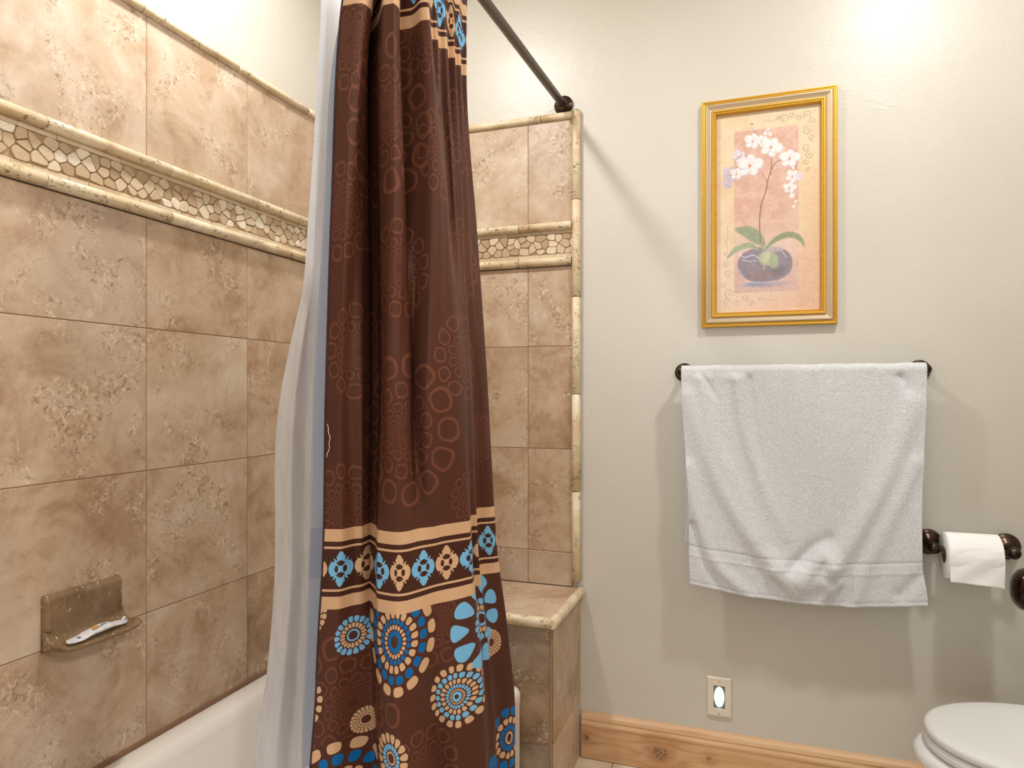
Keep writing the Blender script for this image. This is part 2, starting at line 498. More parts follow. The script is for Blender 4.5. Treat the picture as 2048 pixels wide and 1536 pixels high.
mosaic('y', -1.311, -.541, 1.569, 1.655, YB, wall_back)

# ------------------------------------------------------------------ tiled bench at the tub's end
bench = thing('shower_bench', (-.9, 1.95, 0), 'brown travertine tiled bench with cream stone edging at the far end of the tub', 'bench')
BX, BY, BZ = -.516, 1.787, .528
q = MB(); q.box((XL + .0095, BY + .008, 0), (BX - .008, YB - .0095, BZ - .008)); adopt(bench, q.build('bench_core', GROUT))
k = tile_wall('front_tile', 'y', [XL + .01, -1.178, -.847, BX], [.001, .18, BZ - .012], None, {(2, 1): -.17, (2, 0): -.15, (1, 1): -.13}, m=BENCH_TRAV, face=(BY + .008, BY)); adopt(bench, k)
k = tile_wall('side_tile', 'x', [BY - .0009, YB - .001], [.001, .18, BZ - .012], None, {(0, 0): -.03, (0, 1): -.03}, face=(BX - .008, BX)); adopt(bench, k)
k = tile_wall('bench_top', 'z', [XL + .01, -1.178, -.847, BX], [BY, YB - .009], None, {(2, 0): .03, (1, 0): .05}, face=(BZ - .008, BZ)); adopt(bench, k)
def bull(p0, p1, joints, rr=.0145):
    q = MB(); p0, p1 = Vector(p0), Vector(p1); L = (p1 - p0).length; d = (p1 - p0) / L
    e = [0] + joints + [L]
    for i in range(len(e) - 1):
        a, b = e[i] + .0006, e[i + 1] - .0006
        q.tube([p0 + d * a, p0 + d * (a + .003), p0 + d * (b - .003), p0 + d * b], [rr * .85, rr, rr, rr * .85], 22, 0, random.random())
    return q
adopt(bench, bull((XL + .012, BY - .002, BZ - .012), (BX + .002, BY - .002, BZ - .012), [.2, .505]).build('edge_trim', PENCIL))
adopt(bench, bull((BX + .002, BY - .012, BZ - .012), (BX + .002, YB - .003, BZ - .012), [.175]).build('edge_trim', PENCIL))

# ------------------------------------------------------------------ bathtub
def rrect(hx, hy, r, z, cx=0, cy=0, n=14):
    pts = []
    for sx, sy, a0 in ((1, 1, 0), (-1, 1, 90), (-1, -1, 180), (1, -1, 270)):
        for k in range(n + 1):
            a = math.radians(a0 + 90 * k / n)
            pts.append((cx + sx * (hx - r) + r * math.cos(a), cy + sy * (hy - r) + r * math.sin(a), z))
    return pts
TX0, TX1, TY0, TY1, TZ = -1.309, -.592, .245, 1.769, .348
tub = thing('bathtub', ((TX0 + TX1) / 2, (TY0 + TY1) / 2, 0), 'white enamel bathtub set between tiled wall and tiled bench, behind the curtain', 'bathtub')
cx, cy, hx, hy = (TX0 + TX1) / 2, (TY0 + TY1) / 2, (TX1 - TX0) / 2, (TY1 - TY0) / 2
ii = cx + .008
R = [rrect(hx - .004, hy - .002, .02, .001, cx, cy), rrect(hx - .004, hy - .002, .02, TZ - .05, cx, cy),
     rrect(hx, hy, .03, TZ - .03, cx, cy), rrect(hx, hy, .03, TZ - .016, cx, cy), rrect(hx - .005, hy - .005, .03, TZ - .005, cx, cy), rrect(hx - .016, hy - .016, .03, TZ, cx, cy),
     rrect(hx - .055, hy - .07, .09, TZ, ii, cy), rrect(hx - .066, hy - .085, .1, TZ - .006, ii, cy), rrect(hx - .078, hy - .1, .11, TZ - .03, ii, cy),
     rrect(hx - .1, hy - .15, .13, TZ - .15, ii, cy), rrect(hx - .13, hy - .22, .14, .09, ii, cy), rrect(hx - .17, hy - .28, .12, .062, ii, cy), rrect(hx - .24, hy - .4, .08, .055, ii, cy)]
q = MB(); q.loft(R, True, False, True); ob = q.build('tub_shell', TUBM); adopt(tub, ob)
q = MB(); q.lathe([(0.001, 0), (.03, 0), (.034, .003), (.03, .006), (.001, .006)], (ii, cy - .38, .0555), (0, 0, 1)); adopt(tub, tag(q.build('drain', BRONZE), 'dark bronze drain'))

# ------------------------------------------------------------------ curtain (measured cloth paths at several heights)
FX, RX = (-.33279, .94300), (.94300, .33279)      # view forward / right in plan, used only to place the measured cloth
def plan(u, t):
    a = (u - 1024) / 1374
    return (t * (FX[0] + a * RX[0]), t * (FX[1] + a * RX[1]))
KK = [-.7, 0, .5, .8, 1.1, 1.6, 2, 2.7, 3, 3.3, 3.8, 4.5, 5, 5.3, 5.7, 5.9, 6.5, 6.7, 7.2, 7.5, 8, 8.2, 8.6, 9.2, 11, 14]
LV = {
 .692: [(684, 1.23), (710, 1.222), (730, 1.225), (741, 1.24), (739, 1.33), (756, 1.285), (768, 1.227), (788, 1.222), (797, 1.235), (799, 1.31), (820, 1.305), (845, 1.277), (860, 1.278), (863, 1.345), (876, 1.349), (877, 1.378), (895, 1.385), (896, 1.42), (910, 1.42), (911, 1.45), (922, 1.455), (922, 1.495), (933, 1.50), (920, 1.53), (800, 1.46), (674, 1.33)],
 .35: [(664, 1.25), (692, 1.235), (712, 1.25), (724, 1.272), (742, 1.36), (754, 1.345), (762, 1.262), (788, 1.225), (805, 1.24), (812, 1.30), (835, 1.285), (862, 1.265), (882, 1.272), (893, 1.295), (897, 1.33), (900, 1.38), (912, 1.385), (915, 1.40), (925, 1.415), (927, 1.44), (938, 1.46), (941, 1.48), (953, 1.51), (945, 1.55), (820, 1.50), (648, 1.37)],
 .0: [(652, 1.27), (680, 1.26), (700, 1.272), (724, 1.275), (744, 1.365), (756, 1.36), (764, 1.28), (780, 1.242), (796, 1.240), (814, 1.258), (826, 1.30), (852, 1.268), (880, 1.285), (897, 1.30), (920, 1.325), (930, 1.345), (932, 1.40), (940, 1.42), (945, 1.45), (947, 1.49), (958, 1.505), (964, 1.51), (975, 1.53), (965, 1.57), (840, 1.55), (627, 1.40)],
 -.334: [(645, 1.30), (681, 1.30), (708, 1.325), (725, 1.335), (739, 1.36), (750, 1.325), (757, 1.288), (787, 1.272), (798, 1.271), (812, 1.276), (838, 1.30), (870, 1.33), (893, 1.352), (907, 1.362), (930, 1.38), (941, 1.39), (946, 1.452), (956, 1.455), (952, 1.50), (957, 1.54), (977, 1.552), (984, 1.555), (992, 1.565), (985, 1.60), (860, 1.58), (618, 1.42)],
 -.55: [(633, 1.30), (668, 1.30), (700, 1.32), (722, 1.335), (742, 1.345), (752, 1.31), (762, 1.285), (785, 1.268), (797, 1.268), (812, 1.275), (838, 1.295), (872, 1.34), (900, 1.345), (915, 1.352), (945, 1.38), (960, 1.40), (966, 1.46), (976, 1.47), (974, 1.52), (980, 1.55), (1000, 1.57), (1006, 1.575), (1015, 1.585), (1005, 1.62), (860, 1.60), (611, 1.42)],
 -.75: [(619, 1.28), (660, 1.29), (698, 1.315), (722, 1.335), (747, 1.35), (758, 1.315), (768, 1.29), (795, 1.268), (808, 1.27), (825, 1.28), (850, 1.31), (880, 1.36), (905, 1.35), (922, 1.352), (955, 1.375), (972, 1.395), (978, 1.46), (990, 1.48), (988, 1.53), (995, 1.56), (1015, 1.58), (1020, 1.585), (1030, 1.60), (1015, 1.63), (870, 1.62), (603, 1.43)],
}
def pchip(x, y, xi):
    x = np.asarray(x, float); y = np.asarray(y, float); xi = np.asarray(xi, float)
    sh = (len(x),) + (1,) * (y.ndim - 1)
    h = np.diff(x).reshape((-1,) + (1,) * (y.ndim - 1)); dl = np.diff(y, axis=0) / h
    d = np.zeros_like(y)
    w1 = 2 * h[1:] + h[:-1]; w2 = h[1:] + 2 * h[:-1]
    ok = dl[:-1] * dl[1:] > 0
    with np.errstate(divide='ignore', invalid='ignore'):
        hm = (w1 + w2) / (w1 / dl[:-1] + w2 / dl[1:])
    d[1:-1] = np.where(ok, hm, 0)
    d[0] = dl[0]; d[-1] = dl[-1]
    i = np.clip(np.searchsorted(x, xi) - 1, 0, len(x) - 2)
    hh = (x[i + 1] - x[i]); t = (xi - x[i]) / hh
    t = t.reshape(t.shape + (1,) * (y.ndim - 1)); hh = hh.reshape(hh.shape + (1,) * (y.ndim - 1))
    return (y[i] * (1 + 2 * t) * (1 - t) ** 2 + d[i] * hh * t * (1 - t) ** 2 + y[i + 1] * t * t * (3 - 2 * t) + d[i + 1] * hh * t * t * (t - 1))
def rod_x(y): return -.57 - .033 * (2.11 - y)
def surface(levels, kk, ks, zs, top_z=.905, pull=.8, bot=-.97):
    """grid of points [z][k] in world space from the level paths (z relative to the camera)"""
    zl = sorted(levels)
    G = np.array([[plan(*p) for p in levels[z]] for z in zl])            # L x K x 2
    top = G[-1].copy(); top[:, 0] = top[:, 0] * (1 - pull) + (rod_x(top[:, 1]) - .0) * pull
    G = np.concatenate([G[:1], G, top[None]], 0); zl = [bot] + zl + [top_z]
    A = np.stack([pchip(kk, G[i], ks) for i in range(len(zl))], 0)       # L x nk x 2
    return pchip(zl, A, zs)                                              # nz x nk x 2
SP = .06                                                                 # metres of cloth per unit of k
def curtain_xy(k, z):
    return surface(LV, KK, np.atleast_1d(k), np.atleast_1d(z))
def cloth_object(name, xy, z2, uvu, uvv, thick, mats, parent):
    """two-sided cloth: printed front, lining on the back, closed at the edges"""
    nz, nk = z2.shape
    P = np.concatenate([xy, (z2 + CH)[..., None]], 2)
    dk = np.gradient(P, axis=1); dz = np.gradient(P, axis=0)
    N = np.cross(dk, dz); N /= np.linalg.norm(N, axis=2)[..., None] + 1e-9
    B = P - N * thick
    V = np.concatenate([P.reshape(-1, 3), B.reshape(-1, 3)])
    i = np.arange(nz * nk).reshape(nz, nk); n = nz * nk
    F = np.stack([i[:-1, :-1], i[:-1, 1:], i[1:, 1:], i[1:, :-1]], -1).reshape(-1, 4)
    Bf = F[:, ::-1] + n
    E = []
    for a, b in ((i[0, :-1], i[0, 1:]), (i[-1, 1:], i[-1, :-1]), (i[1:, 0], i[:-1, 0]), (i[:-1, -1], i[1:, -1])):
        E.append(np.stack([b, a, a + n, b + n], -1))
    E = np.concatenate(E)
    AF = np.concatenate([F, Bf, E])
    me = bpy.data.meshes.new(name)
    me.vertices.add(len(V)); me.vertices.foreach_set('co', V.ravel())
    me.loops.add(AF.size); me.loops.foreach_set('vertex_index', AF.ravel())
    me.polygons.add(len(AF)); me.polygons.foreach_set('loop_start', np.arange(0, AF.size, 4)); me.polygons.foreach_set('loop_total', np.full(len(AF), 4))
    mi = np.concatenate([np.zeros(len(F), int), np.ones(len(Bf), int), np.zeros(len(E), int)]); me.polygons.foreach_set('material_index', mi)
    me.polygons.foreach_set('use_smooth', np.ones(len(AF), bool))
    uv = me.uv_layers.new(name='UVMap')
    UVv = np.stack([np.broadcast_to(uvu, z2.shape), np.broadcast_to(uvv, z2.shape)], -1).reshape(-1, 2)
    UVv = np.concatenate([UVv, UVv])
    uv.data.foreach_set('uv', UVv[AF.ravel()].ravel())
    for m in mats: me.materials.append(m)
    me.update(calc_edges=True); me.validate()
    o = bpy.data.objects.new(name, me); COL.objects.link(o)
    if parent: adopt(parent, o)
    return o

# medallions of the print: (s, z, rings)  ring = (mid radius, half height, count, colour, width, power, taper, phase); count 0 = plain ring
T_, L_, D_ = 0, 1, 2
def scaled(R, rings): return [(r * R, h * R, n, c, w_, p, tp, ph) for (r, h, n, c, w_, p, tp, ph) in rings]
SMALL_BLUE = [(.27, .045, 0, L_, 0, 0, 0, 0), (.52, .13, 18, T_, .40, 2.6, .1, 0), (.84, .17, 18, L_, .40, 2.6, .12, .5)]
BIG = [(.16, .045, 0, D_, 0, 0, 0, 0), (.27, .042, 20, T_, .365, 3, 0, 0), (.375, .05, 20, D_, .38, 3, 0, .3), (.51, .075, 20, T_, .37, 3, 0, .1), (.71, .085, 18, D_, .365, 2.8, 0, .4), (.92, .095, 16, T_, .365, 2.8, 0, .2)]
MID = [(.12, .045, 0, L_, 0, 0, 0, 0), (.22, .03, 24, T_, .365, 3, 0, 0), (.33, .055, 22, L_, .38, 3, 0, .3), (.48, .075, 20, T_, .365, 3, 0, .1), (.66, .085, 20, L_, .38, 2.8, 0, .4), (.88, .11, 19, T_, .34, 2.8, 0, .2)]
TANS = [(.36, .05, 0, T_, 0, 0, 0, 0), (.53, .08, 22, T_, .41, 3, 0, 0), (.70, .075, 22, T_, .41, 3, 0, .3), (.88, .10, 22, T_, .41, 3, 0, .1)]
OVAL = [(.24, .04, 0, T_, 0, 0, 0, 0), (.45, .12, 18, L_, .42, 2.8, .1, 0), (.80, .20, 15, T_, .40, 2.6, .15, .3)]
FLOWER = [(.14, .03, 0, L_, 0, 0, 0, 0), (.25, .06, 20, T_, .41, 2.8, .1, 0), (.40, .075, 18, L_, .41, 2.8, .12, .3), (.78, .20, 11, L_, .35, 2.3, .3, .1)]
FLOWER2 = [(.17, .035, 0, T_, 0, 0, 0, 0), (.33, .10, 16, D_, .41, 2.8, .1, 0), (.56, .10, 14, T_, .39, 2.6, .12, .3), (.85, .14, 12, D_, .38, 2.4, .2, .1)]
HUGE = [(.25, .06, 0, L_, 0, 0, 0, 0), (.45, .08, 18, T_, .40, 3, 0, 0), (.68, .095, 17, D_, .34, 2.8, 0, .3), (.90, .095, 15, T_, .33, 2.8, 0, .6)]
MEDS = [(.0332, -.4677, scaled(.037, SMALL_BLUE)), (.1672, -.4613, scaled(.101, BIG)), (.3138, -.5976, scaled(.0625, MID)),
        (.0561, -.6375, scaled(.026, TANS)), (.1454, -.6787, scaled(.047, OVAL)), (.0104, -.7680, scaled(.108, HUGE)),
        (.3939, -.4806, scaled(.092, FLOWER)), (.488, -.7958, scaled(.072, FLOWER2)), (.352, -.838, scaled(.078, FLOWER2)),
        (-.085, -.585, scaled(.06, MID)), (-.075, -.4162, scaled(.05, TANS)), (.452, -.565, scaled(.030, TANS))]
CLUSTERS = [(.1774, .2245, .15), (.0449, .0766, .12), (.1954, -.0701, .18), (.0099, -.2219, .11), (.0352, -.5976, .17), (.2687, -.442, .12),
            (.1357, .4986, .17), (-.01, .63, .10), (.32, .45, .12), (.375, .07, .11), (.42, .27, .12), (.37, -.21, .09),
            (.2245, -.7272, .13), (-.0122, .3287, .12), (.47, -.10, .09), (.46, .55, .10), (.28, .68, .11)]
def ring_group():
    g = bpy.data.node_groups.new('petal_ring', 'ShaderNodeTree')
    it = g.interface
    for nm in ('r', 'theta', 'mid', 'half', 'count', 'width', 'power', 'taper', 'phase'):
        it.new_socket(nm, in_out='INPUT', socket_type='NodeSocketFloat')
    it.new_socket('mask', in_out='OUTPUT', socket_type='NodeSocketFloat')
    i = g.nodes.new('NodeGroupInput').outputs; o = g.nodes.new('NodeGroupOutput')
    t = NT(g)
    y = t.m('DIVIDE', t.sub(i['r'], i['mid']), i['half'])
    c = t.m('ABSOLUTE', t.sub(t.m('FRACT', t.add(t.mul(i['theta'], t.m('DIVIDE', i['count'], 2 * math.pi)), i['phase'])), .5))
    wd = t.mul(i['width'], t.add(1.0, t.mul(i['taper'], y)))
    e = t.add(t.m('POWER', t.m('DIVIDE', c, wd), i['power']), t.m('POWER', t.m('ABSOLUTE', y), i['power']))
    t.put(o.inputs[0], t.m('LESS_THAN', e, 1.0))
    return g
def bubble_group():
    g = bpy.data.node_groups.new('bubble_cluster', 'ShaderNodeTree')
    it = g.interface
    for nm in ('x', 'z', 'cx', 'cz', 'R'):
        it.new_socket(nm, in_out='INPUT', socket_type='NodeSocketFloat')
    it.new_socket('mask', in_out='OUTPUT', socket_type='NodeSocketFloat')
    i = g.nodes.new('NodeGroupInput').outputs; o = g.nodes.new('NodeGroupOutput')
    t = NT(g)
    x = t.sub(i['x'], i['cx']); z = t.sub(i['z'], i['cz'])
    r = t.m('SQRT', t.add(t.mul(x, x), t.mul(z, z)))
    th = t.m('ARCTAN2', z, x)
    n = 13
    lr = t.mul(t.m('LOGARITHM', t.mx(r, .001), math.e), n / (2 * math.pi) * 1.02)
    row = t.m('FLOOR', lr)
    a = t.sub(t.m('FRACT', t.add(t.mul(th, n / (2 * math.pi)), t.mul(row, .5))), .5)
    b = t.sub(t.m('FRACT', lr), .5)
    d = t.m('SQRT', t.add(t.mul(a, a), t.mul(b, b)))
    # squarish circles
    d4 = t.m('POWER', t.add(t.m('POWER', t.m('ABSOLUTE', a), 2.6), t.m('POWER', t.m('ABSOLUTE', b), 2.6)), 1 / 2.6)
    ring = t.m('LESS_THAN', t.m('ABSOLUTE', t.sub(d4, .36)), .05)
    m = t.mul(ring, t.mul(t.m('LESS_THAN', t.add(row, 1.0), t.mul(t.m('LOGARITHM', i['R'], math.e), n / (2 * math.pi) * 1.02)), t.m('GREATER_THAN', r, .009)))
    t.put(o.inputs[0], m)
    return g
def print_masks(t, U, V):
    """returns colour of the print at fabric coordinates U (across) and V (height), metres"""
    RG, BG = ring_group(), bubble_group()
    brown = L4((84, 49, 37)); tan = L4((216, 176, 138)); lb = L4((122, 190, 234)); db = L4((6, 108, 178))
    wn = t.nt.nodes.new('ShaderNodeCombineXYZ'); t.put(wn.inputs[0], U); t.put(wn.inputs[1], V)
    wob = t.noise(wn.outputs[0], 26, 2, .5, 0, 0); wob2 = t.noise(t.vadd(wn.outputs[0], (7, 3, 0)), 26, 2, .5)
    U2 = t.add(U, t.mul(t.sub(wob, .5), .009)); V2 = t.add(V, t.mul(t.sub(wob2, .5), .009))
    bub = None
    for (cx, cz, R) in CLUSTERS:
        g = t.nt.nodes.new('ShaderNodeGroup'); g.node_tree = BG
        for k_, v_ in zip(('x', 'z', 'cx', 'cz', 'R'), (U2, V2, cx, cz, R)): t.put(g.inputs[k_], v_)
        bub = g.outputs[0] if bub is None else t.mx(bub, g.outputs[0])
    c = t.mix(t.mul(bub, .36) if bub is not None else 0.0, brown, L4((150, 92, 70)))
    masks = [None, None, None]
    for (cx, cz, rings) in MEDS:
        x = t.sub(U, cx); z = t.sub(V, cz)
        r = t.m('SQRT', t.add(t.mul(x, x), t.mul(z, z))); th = t.m('ARCTAN2', z, x)
        Rm = max(q_[0] + q_[1] for q_ in rings) + .002
        blank = t.m('LESS_THAN', r, Rm)
        c = t.mix(blank, c, brown)
        for (rm, hh, n, col, w_, p, tp, ph) in rings:
            if n == 0: msk = t.m('LESS_THAN', t.m('ABSOLUTE', t.sub(r, rm)), hh)
            else:
                g = t.nt.nodes.new('ShaderNodeGroup'); g.node_tree = RG
                for k_, v_ in zip(('r', 'theta', 'mid', 'half', 'count', 'width', 'power', 'taper', 'phase'), (r, th, rm, hh, float(n), w_, float(p), float(tp), ph)): t.put(g.inputs[k_], v_)
                msk = g.outputs[0]
            masks[col] = msk if masks[col] is None else t.mx(masks[col], msk)
    for msk, colr in zip(masks, (tan, lb, db)):
        if msk is not None: c = t.mix(msk, c, colr)
    # stripes and star-flower motif in the two bands
    for zc in (-.334, .7685):
        d = t.m('ABSOLUTE', t.sub(V, zc))
        inb = t.m('LESS_THAN', d, .0765)
        s1 = t.m('GREATER_THAN', d, .0525)
        s2 = t.mul(t.m('GREATER_THAN', d, .0385), t.m('LESS_THAN', d, .0430))
        cb = t.mix(t.mx(s1, s2), L4((72, 40, 30)), tan)
        kq = t.m('DIVIDE', U, .06); kr = t.m('ROUND', kq)
        x = t.m('ABSOLUTE', t.mul(t.sub(kq, kr), .06)); par = t.m('GREATER_THAN', t.m('ABSOLUTE', t.m('MODULO', kr, 2.0)), .5)
        def ell(px, py, ax, ay, pw=2.0):
            return t.m('LESS_THAN', t.add(t.m('POWER', t.m('ABSOLUTE', t.m('DIVIDE', t.sub(x, px), ax)), pw), t.m('POWER', t.m('ABSOLUTE', t.m('DIVIDE', t.sub(d, py), ay)), pw)), 1.0)
        r = t.m('SQRT', t.add(t.mul(x, x), t.mul(d, d))); ph = t.m('ARCTAN2', d, x)
        flame = t.mul(t.m('LESS_THAN', r, t.add(.0175, t.mul(t.m('PINGPONG', t.sub(ph, .38), .155), .072))), t.m('LESS_THAN', t.m('ABSOLUTE', t.sub(ph, .85)), .47))
        sh = t.mx(t.mx(ell(0, .0195, .0098, .0145, 1.9), ell(.0175, 0, .0112, .0140)), t.mx(flame, t.m('LESS_THAN', r, .0175)))
        cut = t.mx(ell(0, .0112, .0088, .0052), ell(.0108, 0, .0046, .0066))
        cut = t.mx(cut, t.mul(t.m('LESS_THAN', t.m('ABSOLUTE', t.sub(ph, .86)), .05), t.mul(t.m('GREATER_THAN', r, .0085), t.m('LESS_THAN', r, .0175))))
        sh = t.mul(sh, t.sub(1.0, cut))
        cb = t.mix(sh, cb, t.mix(par, lb, tan))
        c = t.mix(inb, c, cb)
    # beyond the top band
    return c
def mat_print():
    m, t, b = mat('printed_polyester', rough=.5, spec=.2, Sheen_Weight=0.0)
    uv = t.nt.nodes.new('ShaderNodeUVMap').outputs[0]
    sep = t.nt.nodes.new('ShaderNodeSeparateXYZ'); t.put(sep.inputs[0], uv)
    c = print_masks(t, sep.outputs[0], sep.outputs[1])
    t.put(b.inputs['Base Color'], c)
    wv = t.noise(t.vmul(uv, (900, 200, 1)), 1, 2)
    cr = t.noise(t.vmul(uv, (16, 3.5, 1)), 1, 4, .6, .5)
    t.put(b.inputs['Normal'], t.bump(t.add(t.mul(wv, .08), cr), .35, .006))
    return m
def mat_lining():
    m, t, b = mat('white_fabric_back', (214, 218, 228), .75)
    uv = t.nt.nodes.new('ShaderNodeUVMap').outputs[0]
    sep = t.nt.nodes.new('ShaderNodeSeparateXYZ'); t.put(sep.inputs[0], uv)
    V = sep.outputs[1]
    c = L4((206, 212, 226))
    d = t.m('ABSOLUTE', t.sub(V, -.334))
    band = t.mul(t.m('LESS_THAN', d, .0765), .35)
    s1 = t.mul(t.m('GREATER_THAN', d, .0525), t.m('LESS_THAN', d, .0765))
    c = t.mix(band, c, L4((150, 156, 190)))
    c = t.mix(t.mul(s1, .8), c, L4((214, 212, 224)))
    t.put(b.inputs['Base Color'], c)
    return m
PRINT, LINING = mat_print(), mat_lining()
nk, nz = 520, 300
ks = np.linspace(-.7, 14, nk)
vv = np.linspace(0, 1, nz)
zb = -.783 - .165 * np.clip((ks - 4.6) / .5, 0, 1) ** 1 * (1 - np.clip((ks - 8.8) / .3, 0, 1))
z2 = .895 + (zb[None, :] - .895) * vv[::-1, None]
xy = np.empty((nz, nk, 2))
zl_full = np.linspace(-.97, .905, 600)
full = curtain_xy(ks, zl_full)
for j in range(nk):
    for c_ in (0, 1): xy[:, j, c_] = np.interp(z2[:, j], zl_full, full[:, j, c_])
curtain = thing('shower_curtain', (-.62, 1.3, CH + .9), 'brown printed shower curtain with blue and tan medallions and star-flower bands', 'shower curtain')
cloth_object('curtain_fabric', xy, z2, (ks * SP)[None, :], z2, .0011, [PRINT, LINING], curtain)
q = MB()
q.tube([(xy[i, 0, 0] - .0006, xy[i, 0, 1], z2[i, 0] + CH) for i in range(0, nz, 3)], .0019, 8)
adopt(curtain, tag(q.build('side_hem', mat('dark_hem_fabric', (58, 36, 40), .7)[0]), 'dark stitched side hem'))
q = MB()
thr = []
for i in range(30):
    f = i / 29; z = -.058 - .062 * f
    p = [np.interp(z, zl_full, full[:, 8, c_]) for c_ in (0, 1)]
    thr.append((p[0] + .006 * math.sin(math.pi * f) + .001 * math.sin(f * 19) - .004, p[1] - .005, z + CH))
q.tube(thr, .0007, 6); adopt(curtain, tag(q.build('loose_thread', mat('white_thread', (235, 230, 225), .8)[0]), 'frayed white thread'))

# liner hanging inside the tub
LK = [0, 1, 2, 3, 4, 5, 6]
LL = {
 .76: [(645, 1.29), (653, 1.31), (664, 1.36), (678, 1.41), (702, 1.46), (742, 1.475), (790, 1.505)],
 .692: [(641, 1.30), (650, 1.32), (662, 1.37), (676, 1.415), (702, 1.465), (742, 1.48), (790, 1.51)],
 .35: [(616, 1.41), (631, 1.41), (646, 1.44), (664, 1.46), (690, 1.48), (735, 1.49), (785, 1.53)],
 .19: [(599, 1.50), (618, 1.475), (638, 1.505), (658, 1.485), (690, 1.51), (735, 1.49), (785, 1.53)],
 -.12: [(550, 1.52), (582, 1.49), (612, 1.52), (640, 1.495), (680, 1.52), (730, 1.50), (785, 1.54)],
 -.40: [(549, 1.53), (580, 1.50), (608, 1.525), (634, 1.50), (675, 1.53), (725, 1.51), (785, 1.55)],
 -.62: [(534, 1.53), (566, 1.50), (596, 1.53), (626, 1.505), (670, 1.54), (720, 1.51), (780, 1.55)],
 -.84: [(508, 1.52), (548, 1.495), (584, 1.525), (618, 1.505), (665, 1.53), (720, 1.51), (780, 1.54)],
}
lk = np.linspace(0, 6, 150); lz = np.linspace(-.93, .895, 220)
lxy = surface(LL, LK, lk, lz, pull=.3)
m, t, b = mat('sheer_white_liner', (240, 238, 233), .6)
P = t.obj()
n = t.noise(t.vmul(P, (60, 60, 14)), 1, 4, .6, .5)
t.put(b.inputs['Base Color'], t.ramp(n, [(.3, (226, 227, 230)), (.6, (244, 245, 248))]))
t.put(b.inputs['Normal'], t.bump(n, .5, .004))
b.inputs['Transmission Weight'].default_value = 0
tr = t.nt.nodes.new('ShaderNodeBsdfTranslucent'); tr.inputs[0].default_value = L4((248, 249, 252))
tp = t.nt.nodes.new('ShaderNodeBsdfTransparent')
mx1 = t.nt.nodes.new('ShaderNodeMixShader'); mx1.inputs[0].default_value = .5
mx2 = t.nt.nodes.new('ShaderNodeMixShader'); mx2.inputs[0].default_value = .03
out = t.nt.nodes['Material Output']
t.nt.links.new(b.outputs[0], mx1.inputs[1]); t.nt.links.new(tr.outputs[0], mx1.inputs[2])
t.nt.links.new(mx1.outputs[0], mx2.inputs[1]); t.nt.links.new(tp.outputs[0], mx2.inputs[2])
t.nt.links.new(mx2.outputs[0], out.inputs[0])
LINER = m
lz2 = np.repeat(lz[:, None], 150, 1)
lo = cloth_object('curtain_liner', lxy, lz2, (lk * .07)[None, :], lz2, .0006, [LINER, LINER], None)
tag(lo, 'translucent white curtain liner hanging inside the tub behind the brown curtain', 'curtain liner')

# curtain rod
rod = thing('curtain_rod', (rod_x(YB), YB, 2.05), 'dark bronze tension rod running to a round wall flange above the tile', 'curtain rod')
y0 = .245; zr = CH + .909
pa, pb = Vector((rod_x(y0), y0, zr)), Vector((rod_x(YB - .002), YB - .002, zr))
ax = (pb - pa).normalized()
q = MB(); q.lathe([(.0125, 0), (.0125, (pb - pa).length - .03)], pa + ax * .002, ax, 32); adopt(rod, q.build('rod_tube', mat('brown_rod_paint', (92, 80, 68), .35, .5)[0]))
for P0, s_ in ((pb, -1), (pa, 1)):
    q = MB(); q.lathe([(.0305, 0), (.0305, .003), (.029, .005), (.0165, .0065), (.0165, .030), (.0145, .034), (.0128, .034)], P0, ax * s_, 40)
    adopt(rod, q.build('wall_flange', BRONZE))
# rings carrying curtain and liner on the rod
ring_m = mat('bronze_ring_metal', (90, 76, 62), .3, .9)[0]
for r_i in range(9):
    y = 1.04 + r_i * .045
    q = MB()
    pts = [(rod_x(y) + .026 * math.sin(a), y + .004 * math.sin(a * .5), zr - .008 + .026 * math.cos(a)) for a in np.linspace(0, 2 * math.pi, 25)]
    q.tube(pts, .0014, 6)
    o = q.build('curtain_ring', ring_m)
    tag(o, 'small metal ring hooked over the rod, holding up the brown curtain', 'curtain ring', 'metal rings holding the shower curtain on its rod')

# ------------------------------------------------------------------ soap dish and wrapped soap
dish = thing('soap_dish', (XL + TP, 1.045, .63), 'brown ceramic soap dish with white soap residue fixed to the shower tile', 'soap dish')
m, t, b = mat('brown_glazed_ceramic', (124, 98, 68), .3)
P = t.obj()
n = t.noise(t.vmul(P, (1, 1, .6)), 170, 3, .6)
drip = t.mul(t.step(n, .61, .66), t.step(t.noise(P, 30, 3), .48, .6))
c = t.ramp(t.noise(P, 14, 4, .6), [(.3, (108, 82, 54)), (.7, (146, 120, 90))])
c = t.mix(t.mul(t.step(t.noise(P, 22, 5, .7), .5, .75), .4), c, L4((168, 150, 132)))
t.put(b.inputs['Base Color'], t.mix(drip, c, L4((222, 208, 184))))
t.put(b.inputs['Roughness'], t.add(.25, t.mul(drip, .5)))
DY0, DY1, DZ0, DZ1 = .957, 1.132, .628, .742
nu, nv = 40, 44
